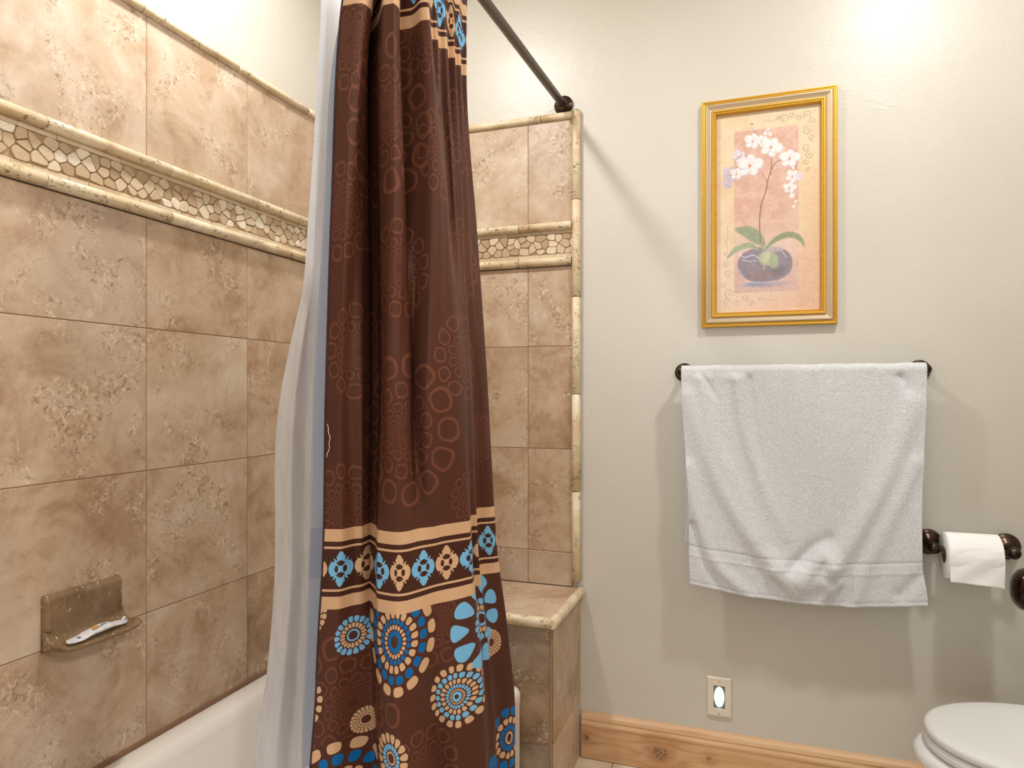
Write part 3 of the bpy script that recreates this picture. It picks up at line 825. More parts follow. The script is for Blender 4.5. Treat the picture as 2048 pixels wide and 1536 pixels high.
def dish_pt(u, v):
    # u across 0..1, v: 0 = top of back plate, 1 = front lip
    y = DY0 + (DY1 - DY0) * u
    e = abs(2 * u - 1)
    if v < .45:
        f = v / .45; o = .012; z = DZ1 - (DZ1 - DZ0 - .040) * f
    elif v < .68:
        a = (v - .45) / .23 * math.pi / 2; o = .012 + .024 * (1 - math.cos(a)); z = DZ0 + .040 - .024 * math.sin(a)
    else:
        f = (v - .68) / .32; o = .036 + .047 * f; z = DZ0 + .016 + .004 * f
    rim = max(0, (e - .86) / .14)
    if v < .45: o += .004 * math.sin(min(rim, 1) * math.pi) - .008 * max(0, rim - .5) * 2
    else:
        z += .006 * math.sin(min(rim, 1) * math.pi * .5) * (1 if v < .9 else .4)
    if v > .68:
        f = (v - .68) / .32
        o -= .014 * f * (e ** 3)
    if v > .95: z -= .002
    if v < .06: o -= .007 * (1 - v / .06)
    return (XL + TP + o, y, z)
q = MB()
front = [[dish_pt(i / nu, j / nv) for i in range(nu + 1)] for j in range(nv + 1)]
back = []
for j in range(nv + 1):
    row = []
    for i in range(nu + 1):
        x, y, z = front[j][i]; v = j / nv
        if v < .45: row.append((XL + TP - .002, y, z))
        else:
            f = (v - .45) / .55
            row.append((XL + TP - .002 + (x - XL - TP) * f ** 1.1 * .985, y, DZ0 + (z - .006 - DZ0) * f ** 1.3 if f > .15 else DZ0 + (1 - f / .15) * .008))
    back.append(row)
n0 = len(q.v); W1 = nu + 1
for g in (front, back):
    for row in g: q.v.extend(row)
NB = (nv + 1) * W1
for j in range(nv):
    for i in range(nu):
        a = n0 + j * W1 + i
        q.face([a, a + 1, a + 1 + W1, a + W1], sm=True); q.face([a + NB, a + W1 + NB, a + 1 + W1 + NB, a + 1 + NB], sm=True)
for j in range(nv):
    for i in (0, nu):
        a = n0 + j * W1 + i; q.face([a, a + W1, a + W1 + NB, a + NB], sm=True)
for i in range(nu):
    for j in (0, nv):
        a = n0 + j * W1 + i; q.face([a, a + 1, a + 1 + NB, a + NB], sm=True)
adopt(dish, q.build('dish_body', m))
# crumpled soap wrapper
soap = thing('soap_packet', (XL + .06, 1.045, .648), 'crumpled white soap wrapper with a small orange and green print in the soap dish', 'soap')
m, t, b = mat('white_wrapper', (226, 226, 232), .35)
P = t.obj()
t.put(b.inputs['Base Color'], t.ramp(t.noise(P, 60, 4, .7), [(.35, (200, 204, 218)), (.6, (240, 238, 234))]))
t.put(b.inputs['Normal'], t.bump(t.noise(P, 130, 3, .6, 1), .6, .003))
WRAP = m
OR, GR, BK = mat('orange_print', (206, 150, 60), .4)[0], mat('green_print', (70, 110, 84), .4)[0], mat('grey_print', (100, 104, 122), .4)[0]
q = MB(); rings = []; rnd = random.Random(5)
prof_s = [(0, .001, .004), (.008, .002, .014), (.022, .003, .018), (.034, .004, .016), (.044, .007, .0165), (.075, .009, .017), (.098, .008, .017), (.110, .004, .014), (.124, .003, .017), (.143, .0012, .005)]
sy = DY0 + .016
for s_, h, wd in prof_s:
    ring = []
    for k_ in range(14):
        a = 2 * math.pi * k_ / 14
        x = XL + TP + .052 + wd * math.cos(a) - s_ * .08; z = DZ0 + .0225 + h * (1 + math.sin(a)) * .7 + (.001 if k_ % 2 else 0) * rnd.random()
        ring.append((x + rnd.uniform(-.0006, .0006), sy + s_, z))
    rings.append(ring)
q.loft(rings, True, True, True)
adopt(soap, q.build('wrapper', WRAP))
def patch(name, pts, mm, label):
    q = MB()
    q.v.extend(pts); q.v.extend([(p[0], p[1], p[2] - .0008) for p in pts]); n = len(pts)
    q.face(list(range(n))); q.face([n + i for i in range(n)][::-1])
    for i in range(n): q.face([i, (i + 1) % n, n + (i + 1) % n, n + i])
    o = q.build(name, mm); adopt(soap, tag(o, label)); return o
xs = XL + TP + .047; zt = DZ0 + .0225 + .0093 * 1.4 + .0006
patch('printed_mark', [(xs - .002, sy + .056, zt + .0002), (xs + .008, sy + .052, zt - .0012), (xs + .010, sy + .060, zt - .0016), (xs + .004, sy + .068, zt - .0002), (xs - .003, sy + .066, zt + .0002)], OR, 'orange print')
patch('printed_mark', [(xs + .008, sy + .062, zt - .0009), (xs + .004, sy + .078, zt - .0001), (xs - .002, sy + .092, zt + .0001), (xs + .001, sy + .077, zt + .0004)], GR, 'green leaf print')
patch('printed_mark', [(xs + .004, sy + .020, DZ0 + .0285), (xs + .009, sy + .020, DZ0 + .0275), (xs + .009, sy + .025, DZ0 + .028), (xs + .004, sy + .025, DZ0 + .029)], BK, 'grey printed square')

# ------------------------------------------------------------------ framed orchid picture
FX0, FX1, FZ0, FZ1 = -.147, .2165, CH + .191, CH + .853
pic = thing('framed_picture', ((FX0 + FX1) / 2, YB, FZ0), 'tall gold framed print of white orchids in a bowl hanging above the towel', 'picture')
GOLD = mat('gold_leaf', (196, 142, 40), .3, .85)[0]
TAUPE = mat('taupe_satin_frame', (200, 180, 150), .4, .3)[0]
m_, t_, b_ = mat('gold_leaf_worn', rough=.42, metal=.7)
t_.put(b_.inputs['Base Color'], t_.ramp(t_.noise(t_.obj(), 220, 3, .6), [(.3, (206, 158, 56)), (.7, (220, 174, 72))]))
GOLD = m_
# profile: (inset from outer edge, height out from wall)
segs = [('outer_gold_lip', GOLD, [(0, .0), (0, .016), (.0015, .0185), (.004, .019), (.006, .0175), (.0075, .0185), (.0095, .019), (.011, .0175)]),
        ('taupe_panel', TAUPE, [(.011, .0175), (.013, .0215), (.016, .022), (.020, .019), (.025, .0155), (.0285, .0145)]),
        ('inner_gold_lip', GOLD, [(.0285, .0145), (.0290, .018), (.031, .0205), (.034, .0205), (.0365, .0175), (.038, .0175), (.0395, .0185), (.041, .0165), (.0425, .008), (.0425, .004)])]
for nm, mm, pr in segs:
    q = MB(); rings = []
    for ins, h in pr:
        rings.append([(FX0 + ins, YB - h, FZ0 + ins), (FX1 - ins, YB - h, FZ0 + ins), (FX1 - ins, YB - h, FZ1 - ins), (FX0 + ins, YB - h, FZ1 - ins)])
    q.loft(rings, True, sm=False)
    o = q.build(nm, mm, fixn=True)
    adopt(pic, o)
q = MB(); q.box((FX0 + .002, YB - .004, FZ0 + .002), (FX1 - .002, YB - .0005, FZ1 - .002)); adopt(pic, q.build('backing_board', mat('backing_card', (150, 120, 84), .9)[0]))
# --- the painted print, colours computed per mesh point
NW, NH = 260, 500
gx, gy = np.meshgrid(np.linspace(0, 1, NW), np.linspace(0, 1, NH))      # gy: 0 top, 1 bottom
AR = (FZ1 - FZ0 - .085) / (FX1 - FX0 - .085)
rs = np.random.RandomState(3)
def vnoise(sc_, seed):
    r = np.random.RandomState(seed); ny = int(sc_ * AR) + 3; nx = int(sc_) + 3
    g = r.rand(ny, nx); X = gx * sc_; Y = gy * sc_ * AR
    xi = X.astype(int); yi = Y.astype(int); fx = X - xi; fy = Y - yi
    fx = fx * fx * (3 - 2 * fx); fy = fy * fy * (3 - 2 * fy)
    return (g[yi, xi] * (1 - fx) + g[yi, xi + 1] * fx) * (1 - fy) + (g[yi + 1, xi] * (1 - fx) + g[yi + 1, xi + 1] * fx) * fy
n_lo, n_mid, n_hi, n_f = vnoise(4, 1), vnoise(14, 2), vnoise(45, 3), vnoise(120, 4)
img = np.zeros((NH, NW, 3))
def C(*a): return np.array(a, float)
def sm(x, a, b):
    t = np.clip((x - a) / (b - a), 0, 1); return t * t * (3 - 2 * t)
def paint(mask, col, a=1.0):
    global img
    mk = np.clip(mask, 0, 1)[..., None] * a; img = img * (1 - mk) + np.asarray(col) * mk
img[:] = C(238, 218, 184)
paint(sm(n_lo, .3, .8), C(240, 206, 170), .7)
paint(sm(gy + .2 * (n_mid - .5), .55, .95), C(236, 200, 176), .7)
paint(sm(gx * .6 + gy * .6 + .2 * n_mid, .75, 1.2), C(228, 178, 150), .55)
paint(sm(n_hi * .6 + n_f * .4, .55, .8), C(222, 184, 138), .35)
paint(sm(1 - gx, .85, 1) * sm(gy, .0, .7), C(240, 214, 190), .5)
pinkm = sm(gx, .172, .182) * (1 - sm(gx, .79, .80)) * sm(gy, .088, .094) * (1 - sm(gy, .898, .904))
paint(pinkm, C(222, 178, 160)); paint(pinkm * sm(n_mid, .3, .9), C(228, 190, 172), .7)
paint(pinkm * np.exp(-((gy - .66) / .10) ** 2), C(236, 208, 190), .6)
paint(pinkm * sm(gy, .72, .9), C(206, 168, 160), .6)
def line(pts, r0, r1, col, a=1.0, soft=.003):
    P = np.array(pts, float); n = len(P) - 1; best = np.full(gx.shape, 9.); 
    for i in range(n):
        ax_, ay_ = P[i]; bx_, by_ = P[i + 1]; dx, dy = bx_ - ax_, (by_ - ay_) * AR
        L = dx * dx + dy * dy + 1e-12
        t = np.clip(((gx - ax_) * dx + (gy - ay_) * AR * dy) / L, 0, 1)
        d = np.hypot(gx - ax_ - t * dx, (gy - ay_) * AR - t * dy)
        rr = r0 + (r1 - r0) * (i + t) / n
        best = np.minimum(best, d - rr)
    paint(1 - sm(best, -soft, soft), col, a)
def blob(cx, cy, ax_, ay_, rot, col, a=1.0, soft=.25, p=2.0, mod=None):
    c, s = math.cos(rot), math.sin(rot); X = gx - cx; Y = (gy - cy) * AR
    u = (X * c + Y * s) / ax_; v = (-X * s + Y * c) / ay_
    d = (np.abs(u) ** p + np.abs(v) ** p) ** (1 / p)
    mk = 1 - sm(d, 1 - soft, 1 + .02)
    if mod is not None: mk = mk * mod
    paint(mk, col, a)
def smooth_path(P, n=40):
    P = np.array(P, float); x = np.linspace(0, 1, len(P)); return pchip(x, P, np.linspace(0, 1, n))
# shadow under bowl, bowl
blob(.47, .865, .34, .045, 0, C(150, 140, 170), .6, .8)
bowl_top = .685
blob(.475, .765, .268, .185, 0, C(132, 118, 130), 1, .05, 2.3)
blob(.40, .72, .17, .06, .2, C(128, 118, 146), .7, .6); blob(.60, .80, .12, .09, 0, C(104, 94, 104), .7, .7)
blob(.42, .82, .2, .06, 0, C(140, 108, 112), .8, .6); blob(.38, .86, .14, .03, 0, C(120, 136, 166), .8, .7)
blob(.55, .685, .14, .06, .1, C(206, 196, 190), .6, .5)
line(smooth_path([(.22, .70), (.28, .725), (.36, .715), (.42, .735), (.46, .755), (.47, .79)]), .005, .003, C(226, 216, 232))
line(smooth_path([(.25, .735), (.33, .745), (.40, .745)]), .004, .003, C(220, 208, 226)); line(smooth_path([(.22, .78), (.28, .83), (.40, .855), (.58, .85)]), .005, .003, C(226, 206, 206), .8)
line(smooth_path([(.62, .69), (.66, .675), (.72, .68), (.74, .70)]), .004, .003, C(196, 184, 206)); line(smooth_path([(.64, .70), (.66, .72), (.68, .735)]), .004, .003, C(214, 204, 220))
# leaves
def leaf(path, wmax, col, hi):
    P = smooth_path(path, 50)
    for i in range(len(P) - 1):
        f = i / (len(P) - 2); w_ = 1.45 * wmax * math.sin(math.pi * min(1, f * .93 + .04)) ** .7
        d = P[i + 1] - P[i]; an = math.atan2(d[1] * AR, d[0])
        blob(P[i][0], P[i][1], .016, max(w_, .004), an, col, .8, .3)
    line(P, .003, .001, hi, .7)
leaf([(.47, .672), (.40, .63), (.30, .595), (.19, .58)], .052, C(150, 164, 132), C(116, 136, 104))
blob(.36, .635, .08, .022, .6, C(128, 152, 140), .6, .8)
leaf([(.48, .69), (.58, .645), (.70, .625), (.80, .645), (.855, .69)], .026, C(144, 158, 120), C(110, 126, 92))
leaf([(.42, .69), (.32, .665), (.2, .68), (.105, .725)], .026, C(160, 172, 138), C(126, 140, 106))
blob(.50, .735, .105, .09, .3, C(186, 188, 150), .95, .4); blob(.56, .75, .06, .1, -.15, C(160, 172, 138), .9, .4); blob(.49, .725, .05, .07, .3, C(204, 204, 172), .7, .7)
# stems
brn = C(142, 100, 86)
line(smooth_path([(.435, .655), (.425, .56), (.437, .48), (.49, .395), (.51, .34), (.57, .27), (.635, .25)]), .0055, .004, brn)
line(smooth_path([(.53, .32), (.54, .27), (.535, .235)]), .004, .003, brn); line(smooth_path([(.50, .36), (.47, .33), (.45, .315)]), .003, .003, brn, .8)
line(smooth_path([(.42, .135), (.38, .10), (.35, .08)]), .004, .003, brn); line(smooth_path([(.16, .30), (.22, .265), (.27, .26)]), .004, .003, brn)
line(smooth_path([(.745, .26), (.77, .29), (.765, .33)]), .004, .003, brn)
def orchid(cx, cy, r, rot=0, tint=C(246, 244, 244), shade=C(214, 210, 226)):
    for k_ in range(5):
        a = rot + k_ * 2 * math.pi / 5 - math.pi / 2
        px, py = cx + math.cos(a) * r * .55, cy + math.sin(a) * r * .55 / AR
        big = 1.15 if k_ in (1, 4) else .85
        blob(px + .006, py + .004, r * .56 * big, r * .50 * big, a, shade, .8, .3)
        blob(px, py, r * .54 * big, r * .47 * big, a, tint, .95, .35)
    blob(cx, cy, r * .22, r * .2, 0, C(236, 190, 160), .9, .6); blob(cx, cy + .004, r * .11, r * .12, 0, C(222, 120, 60), 1, .5)
lav, lavs = C(212, 198, 218), C(190, 174, 206)
orchid(.14, .30, .085, .4, lav, lavs); orchid(.10, .345, .05, 1.0, lav, lavs); orchid(.225, .215, .07, .9, C(232, 224, 232), lavs)
orchid(.20, .30, .065, .2); orchid(.36, .145, .085, .3); orchid(.45, .15, .06, .8)
orchid(.33, .265, .12, .1); orchid(.535, .185, .105, .5)
blob(.35, .06, .022, .016, .5, C(206, 160, 164), 1, .4); blob(.375, .085, .024, .022, .4, C(224, 206, 216), 1, .4); blob(.48, .115, .022, .022, 0, C(240, 234, 238), 1, .4); blob(.525, .12, .024, .028, 0, C(236, 228, 236), 1, .4); blob(.51, .095, .02, .014, 0, C(236, 226, 232), 1, .4)
orchid(.71, .25, .095, .15); blob(.745, .295, .018, .03, 0, C(230, 228, 240), 1, .4)
orchid(.74, .34, .07, .6); blob(.80, .34, .05, .04, .2, C(222, 214, 230), .9, .5); orchid(.71, .395, .06, .2); blob(.735, .435, .03, .03, 0, C(244, 242, 244), 1, .4)
blob(.77, .465, .018, .018, 0, C(240, 232, 234), 1, .4); blob(.75, .49, .016, .02, 0, C(244, 240, 238), 1, .4)
# scrolls
def spiral(cx, cy, r, a0, turns, col=C(176, 150, 118), a=.75, dirn=1):
    pts = []
    for i in range(40):
        f = i / 39; rr = r * (1 - f * .85); an = a0 + dirn * f * turns * 2 * math.pi
        pts.append((cx + rr * math.cos(an), cy + rr * math.sin(an) / AR))
    line(pts, .0042, .0028, C(*col) - 8, min(1, a + .05), .0024)
sc_col = C(184, 152, 130)
for (x_, y_, r_, a_, tn, dn) in [(.66, .055, .05, 3.1, 1.4, 1), (.73, .045, .03, 0, 1.2, -1), (.80, .06, .032, 3.2, 1.3, 1), (.88, .045, .042, 2.2, 1.4, 1), (.60, .05, .025, 0, 1, -1), (.93, .075, .035, 4.4, 1.2, -1),
                             (.88, .125, .045, 4.6, 1.3, -1), (.92, .16, .03, 1.5, 1.2, 1), (.87, .205, .04, 1.0, 1.3, 1), (.90, .245, .04, 4.2, 1.4, -1), (.86, .275, .03, 0, 1.2, 1), (.88, .31, .022, 3.0, 1.1, -1)]:
    spiral(x_, y_, r_, a_, tn, C(176, 158, 122), .7, dn)
for (x_, y_, r_, a_, tn, dn) in [(.10, .70, .03, 0, 1.2, 1), (.09, .75, .035, 3, 1.3, -1), (.12, .80, .04, 1, 1.4, 1), (.08, .855, .035, 4, 1.3, -1), (.13, .90, .05, 2, 1.4, 1), (.10, .945, .04, 0, 1.3, -1),
                             (.20, .955, .035, 3, 1.3, 1), (.28, .93, .04, 1, 1.4, -1), (.36, .955, .03, 2, 1.2, 1), (.43, .94, .025, 0, 1.1, -1)]:
    spiral(x_, y_, r_, a_, tn, C(176, 146, 132), .55, dn)
line(smooth_path([(.45, .06), (.50, .05), (.54, .062), (.58, .05)]), .003, .003, sc_col, .7); line(smooth_path([(.48, .94), (.54, .945), (.58, .938)]), .003, .003, sc_col, .6)
line(smooth_path([(.105, .56), (.115, .60), (.10, .64), (.108, .68)]), .003, .003, sc_col, .6)
img = img * C(.93, .93, .925) + ((n_mid - .5) * 9 + (n_hi - .5) * 14 + (n_f - .5) * 13)[..., None] * C(.7, 1, 1.2)
img = np.clip(img, 0, 255)
ins = .0415
px_ = FX0 + ins + gx * (FX1 - FX0 - 2 * ins); pz_ = FZ1 - ins - gy * (FZ1 - FZ0 - 2 * ins)
V = np.stack([px_, np.full_like(px_, YB - .0045), pz_], -1).reshape(-1, 3)
i_ = np.arange(NW * NH).reshape(NH, NW)
F = np.stack([i_[:-1, :-1], i_[1:, :-1], i_[1:, 1:], i_[:-1, 1:]], -1).reshape(-1, 4)
me = bpy.data.meshes.new('art_print'); me.from_pydata(V.tolist(), [], F.tolist())
ca = me.color_attributes.new('paint', 'FLOAT_COLOR', 'POINT')
lc = np.concatenate([lin(img).reshape(-1, 3), np.ones((NW * NH, 1))], 1); ca.data.foreach_set('color', lc.ravel())
m, t, b = mat('printed_paper', rough=.6, spec=.3, Coat_Weight=.6, Coat_Roughness=.03)
t.put(b.inputs['Base Color'], t.mix(t.mul(t.noise(t.obj(), 300, 4, .6), .12), t.attr('paint', 'Color'), L4((235, 205, 170))))
me.materials.append(m)
o = bpy.data.objects.new('art_print', me); COL.objects.link(o); adopt(pic, o)

# ------------------------------------------------------------------ towel bar and towel
TBZ, TBY = CH + .060, YB - .072
bar = thing('towel_bar', (.11, YB, TBZ), 'oil-rubbed bronze towel bar with round wall rosettes, mostly hidden by the white towel', 'towel bar')
q = MB(); q.lathe([(.008, 0), (.008, .61)], (-.196, TBY, TBZ), (1, 0, 0), 24); adopt(bar, q.build('rail', BRONZE))
ROS = [(.0265, 0), (.0275, .002), (.0275, .005), (.025, .0075), (.0215, .0085), (.021, .011), (.0185, .0125), (.013, .0145), (.0095, .022), (.0085, .04), (.0095, .052), (.0125, .058), (.0145, .066), (.0145, .078), (.011, .086), (.004, .089)]
for x in (-.1975, .4175):
    q = MB(); q.lathe(ROS, (x, YB - .0005, TBZ), (0, -1, 0), 44); adopt(bar, q.build('wall_post', BRONZE))
# towel: path goes up the back, over the rail and down the front
towel = thing('hand_towel', (.11, TBY, TBZ), 'white terry towel draped over the towel bar beneath the orchid picture', 'towel')
nx_, nd = 210, 330
Lf, Lb, RT = .625, .50, .0155
X01, S_ = np.meshgrid(np.linspace(0, 1, nx_), np.linspace(0, 1, nd))
arc = math.pi * RT
Ltot = Lb + arc + Lf
S = S_ * Ltot
frontd = S - Lb - arc                                      # distance down the front
dn = np.clip(frontd / Lf, 0, 1)
xl = -.1985 + .022 * sm(dn, 0, .75) + .003 * sm(dn, .86, 1.0)
xr = .4185 - .012 * sm(dn, 0, .7) + .012 * sm(dn, .8, 1.0)
xl = np.where(S < Lb, -.190, xl); xr = np.where(S < Lb, .405, xr)
Xw = xl + (xr - xl) * X01
botdrop = Lf - .035 + .040 * np.clip(np.sin(np.pi * np.clip((X01 + .12) / 1.25, 0, 1)), 0, 1) ** .8
Zf = TBZ - np.clip(frontd, 0, None) * (botdrop / Lf)
an = np.clip((S - Lb) / RT, 0, math.pi)
Yc = np.where(S < Lb, TBY + RT, np.where(frontd > 0, TBY - RT, TBY + RT * np.cos(an)))
Zc = np.where(S < Lb, TBZ - (Lb - S), np.where(frontd > 0, Zf, TBZ + RT * np.sin(an)))
disp = np.zeros_like(Yc)
def ridge(path, wd, h, h2=None):
    global disp
    P = smooth_path(path, 30); best = np.full(Yc.shape, 9.); hh_ = np.zeros_like(best)
    for i in range(len(P) - 1):
        ax_, ay_ = P[i]; bx_, by_ = P[i + 1]; W_, H_ = .617, Lf
        dx, dy = (bx_ - ax_) * W_, (by_ - ay_) * H_; L = dx * dx + dy * dy + 1e-12
        t = np.clip(((X01 - ax_) * W_ * dx + (dn - ay_) * H_ * dy) / L, 0, 1)
        d = np.hypot((X01 - ax_) * W_ - t * dx, (dn - ay_) * H_ - t * dy)
        f = (i + t) / (len(P) - 1); up = d < best
        hh_ = np.where(up, h * 1.0 + ((h2 if h2 is not None else h) - h) * f, hh_); best = np.minimum(best, d)
    disp += 1.45 * hh_ * np.exp(-(best / (wd * .9)) ** 2)
ridge([(.03, .12), (.10, .38), (.20, .60), (.34, .80), (.50, .92)], .030, .006, .015)
ridge([(.09, .02), (.13, .3), (.22, .5), (.32, .72)], .022, .007, .003)
ridge([(.24, .0), (.27, .25), (.34, .5), (.44, .72)], .018, .010, .002)
ridge([(.30, .0), (.315, .2), (.34, .38)], .010, -.006, -.001)
ridge([(.95, .15), (.87, .42), (.74, .68), (.60, .90)], .030, .006, .015)
ridge([(.97, .40), (.88, .62), (.76, .86), (.70, 1.0)], .024, .006, .007)
ridge([(.0, .45), (.05, .7), (.13, .88), (.28, 1.0)], .022, .008, .006)
ridge([(.02, .72), (.08, .9), (.14, 1.0)], .014, -.006, -.004)
ridge([(.52, .87), (.60, .79), (.64, .83)], .026, .012, .014)
ridge([(.46, .86), (.56, .76), (.62, .72)], .020, -.010, -.006)
ridge([(.38, .88), (.50, .99)], .018, .007, .004)
ridge([(.66, .90), (.56, 1.0)], .016, .007, .004)
ridge([(.10, .02), (.13, .08), (.16, .14)], .010, -.008, -.001)
ridge([(.90, .02), (.93, .08)], .014, -.007, -.003)
ridge([(.02, .0), (.2, .015), (.35, .0)], .02, .003, .0)
ridge([(.90, .95), (1.0, .86)], .018, -.006, -.004)
wav = np.sin(X01 * 41 + 1) * .0012 + np.sin(X01 * 97) * .0006 + np.sin(X01 * 23 + 4) * .0012
near = np.exp(-np.abs(frontd) / .04) * (S > Lb * .9)
disp = disp * sm(dn, 0, .04) + near * np.abs(wav) * 1.5 + np.where(frontd > 0, .010 * sm(dn, .3, 1), 0)
disp += np.where(frontd > 0, -.0022 * (np.exp(-((frontd - .511) / .0018) ** 2) - 1.0 * np.exp(-((frontd - .540) / .002) ** 2) + np.exp(-((frontd - .615) / .0012) ** 2)), 0)
Yc = Yc - disp
Yc = np.where((S < Lb), np.minimum(Yc, YB - .012), Yc)
Zc = Zc + near * wav * .8
V = np.stack([Xw, Yc, Zc], -1).reshape(-1, 3)
i_ = np.arange(nx_ * nd).reshape(nd, nx_)
F = np.stack([i_[:-1, :-1], i_[:-1, 1:], i_[1:, 1:], i_[1:, :-1]], -1).reshape(-1, 4)
me = bpy.data.meshes.new('towel_cloth'); me.from_pydata(V.tolist(), [], F.tolist())
me.polygons.foreach_set('use_smooth', [True] * len(F))
uvl = me.uv_layers.new(name='UVMap'); U_ = np.stack([X01 * .6, frontd], -1).reshape(-1, 2); uvl.data.foreach_set('uv', U_[F.ravel()].ravel())
me.materials.append(TOWEL)
o = bpy.data.objects.new('towel_cloth', me); COL.objects.link(o); adopt(towel, o)
sd = o.modifiers.new('thickness', 'SOLIDIFY'); sd.thickness = .0045; sd.offset = 0

# ------------------------------------------------------------------ toilet paper holder and roll
holder = thing('toilet_paper_holder', (.53, YB, .744), 'oil-rubbed bronze toilet paper holder with two round posts right of the towel', 'toilet paper holder')
PX0, PX1, PZ = .4375, .6135, .741
RO2 = [(a * 1.1, b) for a, b in [(.0300, 0), (.0310, .002), (.0310, .006), (.0280, .009), (.0255, .010), (.0250, .014), (.0215, .016), (.0190, .020), (.0135, .023), (.0105, .030), (.0100, .045), (.0115, .052), (.0125, .056)]]
for x in (PX0, PX1):
    q = MB(); q.lathe(RO2, (x, YB - .0005, PZ), (0, -1, -.06), 44)
    c_ = Vector((x, YB - .068, PZ - .004)); rr = .0155
    q.lathe([(rr * math.sin(a), -rr * math.cos(a)) for a in np.linspace(0.02, math.pi - .02, 18)], c_, (0, 1, 0), 32)
    adopt(holder, q.build('post', BRONZE))
q = MB(); q.lathe([(.0085, 0), (.0085, PX1 - PX0 - .022)], (PX0 + .011, YB - .068, PZ - .006), (1, 0, 0), 24); adopt(holder, tag(q.build('roller', mat('brushed_metal_roller', (120, 106, 92), .3, .9)[0]), 'brushed metal roller'))
roll = thing('toilet_paper_roll', (.51, YB - .07, .72), 'white toilet paper roll with its sheet hanging in front on the bronze holder', 'toilet paper')
m, t, b = mat('white_tissue', (246, 245, 243), .95, spec=.1)
P = t.obj()
t.put(b.inputs['Normal'], t.bump(t.add(t.noise(P, 90, 4, .6, 1.2), t.mul(t.noise(t.vmul(P, (1, 1, 4)), 45, 3, .6), .8)), .4, .002))
TIS = m
rc = Vector((0, YB - .0735, PZ - .0185)); RX0, RX1, RRad, RHole = .459, .577, .0585, .0205
q = MB()
q.lathe([(RHole, .001), (RRad - .002, 0), (RRad, .002), (RRad, RX1 - RX0 - .002), (RRad - .002, RX1 - RX0), (RHole, RX1 - RX0 - .001), (RHole, .001)], (RX0, rc.y, rc.z), (1, 0, 0), 72, caps=False)
adopt(roll, q.build('roll_body', TIS))
q = MB(); q.lathe([(RHole - .0005, .0), (RHole - .0005, RX1 - RX0), (RHole - .002, RX1 - RX0), (RHole - .002, .0), (RHole - .0005, .0)], (RX0, rc.y, rc.z), (1, 0, 0), 40, caps=False)
adopt(roll, tag(q.build('cardboard_core', mat('brown_cardboard', (120, 92, 66), .9)[0]), 'brown cardboard tube'))
q = MB(); rings = []
rnd = random.Random(2)
NX = 60
for i in range(46):
    f = i / 45; s_ = f * .150
    ring = []
    arcl = .062
    for jx in range(NX + 1):
        gxn = jx / NX; x = RX0 + .0015 + (RX1 - RX0 - .002) * gxn
        if s_ < arcl:
            a = math.pi / 2 - s_ / RRad * 1.0
            y = rc.y - (RRad + .0008) * math.cos(a); z = rc.z + (RRad + .0008) * math.sin(a)
        else:
            dd = s_ - arcl; a = math.pi / 2 - arcl / RRad
            y = rc.y - (RRad + .0008) * (math.cos(a)) - min(dd, .02) * .25 - .002 * math.sin(dd * 60) * gxn - .0012 * math.sin(gxn * 9 + dd * 90)
            z = rc.z + (RRad + .0008) * math.sin(a) - dd * (.955 + .075 * gxn)
        if i == 45: z += rnd.uniform(-.0006, .0006) - (.003 if gxn > .95 else 0)
        ring.append((x, y, z))
    rings.append(ring)
q.loft(rings, False)
o = q.build('hanging_sheet', TIS); adopt(roll, o)
sd = o.modifiers.new('thickness', 'SOLIDIFY'); sd.thickness = .0006; sd.offset = 1

# ------------------------------------------------------------------ night light plate
NX0, NZ0 = -.048 * 2.11, CH - .855
PW, PH = .070, .116
ncx = -.0464 * 2.105
ncz = CH - (1394 - 785) / 1374 * (2.105 / 1.043)
nl = thing('wall_night_light', (ncx, YB, ncz), 'glowing oval night light in an ivory wall plate low below the towel', 'night light')
q = MB()
yb = YB - .0005
for a, b in (((-PW / 2, -PH / 2), (-.0165, PH / 2)), ((.0165, -PH / 2), (PW / 2, PH / 2)), ((-.0165, .0335), (.0165, PH / 2)), ((-.0165, -PH / 2), (.0165, -.0335))):
    pass
R = []
for ins, h in ((0, 0), (0, .003), (.004, .0065)):
    R.append([(ncx - PW / 2 + ins, yb - h, ncz - PH / 2 + ins), (ncx + PW / 2 - ins, yb - h, ncz - PH / 2 + ins), (ncx + PW / 2 - ins, yb - h, ncz + PH / 2 - ins), (ncx - PW / 2 + ins, yb - h, ncz + PH / 2 - ins)])
for hx_, hz_, h in ((.0165, .0335, .0065), (.0165, .0335, .001)):
    R.append([(ncx - hx_, yb - h, ncz - hz_), (ncx + hx_, yb - h, ncz - hz_), (ncx + hx_, yb - h, ncz + hz_), (ncx - hx_, yb - h, ncz + hz_)])
q.loft(R, True, sm=False); adopt(nl, q.build('wall_plate', IVORY))
q = MB(); q.box((ncx - .0163, yb - .004, ncz - .0333), (ncx + .0163, yb - .001, ncz + .0333)); adopt(nl, tag(q.build('insert', GREYM), 'grey insert around the lens'))
m, t, b = mat('glowing_lens', (255, 255, 255), .4)
b.inputs['Emission Color'].default_value = (.93, 1, 1, 1); b.inputs['Emission Strength'].default_value = 6
q = MB()
rings = []
for k_ in range(9):
    a = math.pi / 2 * k_ / 8
    rings.append([(ncx + .0136 * math.cos(a) * math.cos(p), yb - .004 - .004 * math.sin(a), ncz + .0295 * math.cos(a) * math.sin(p)) for p in np.linspace(0, 2 * math.pi, 40, endpoint=False)])
q.loft(rings, True, False, True); adopt(nl, tag(q.build('lens', m), 'glowing white oval lens'))
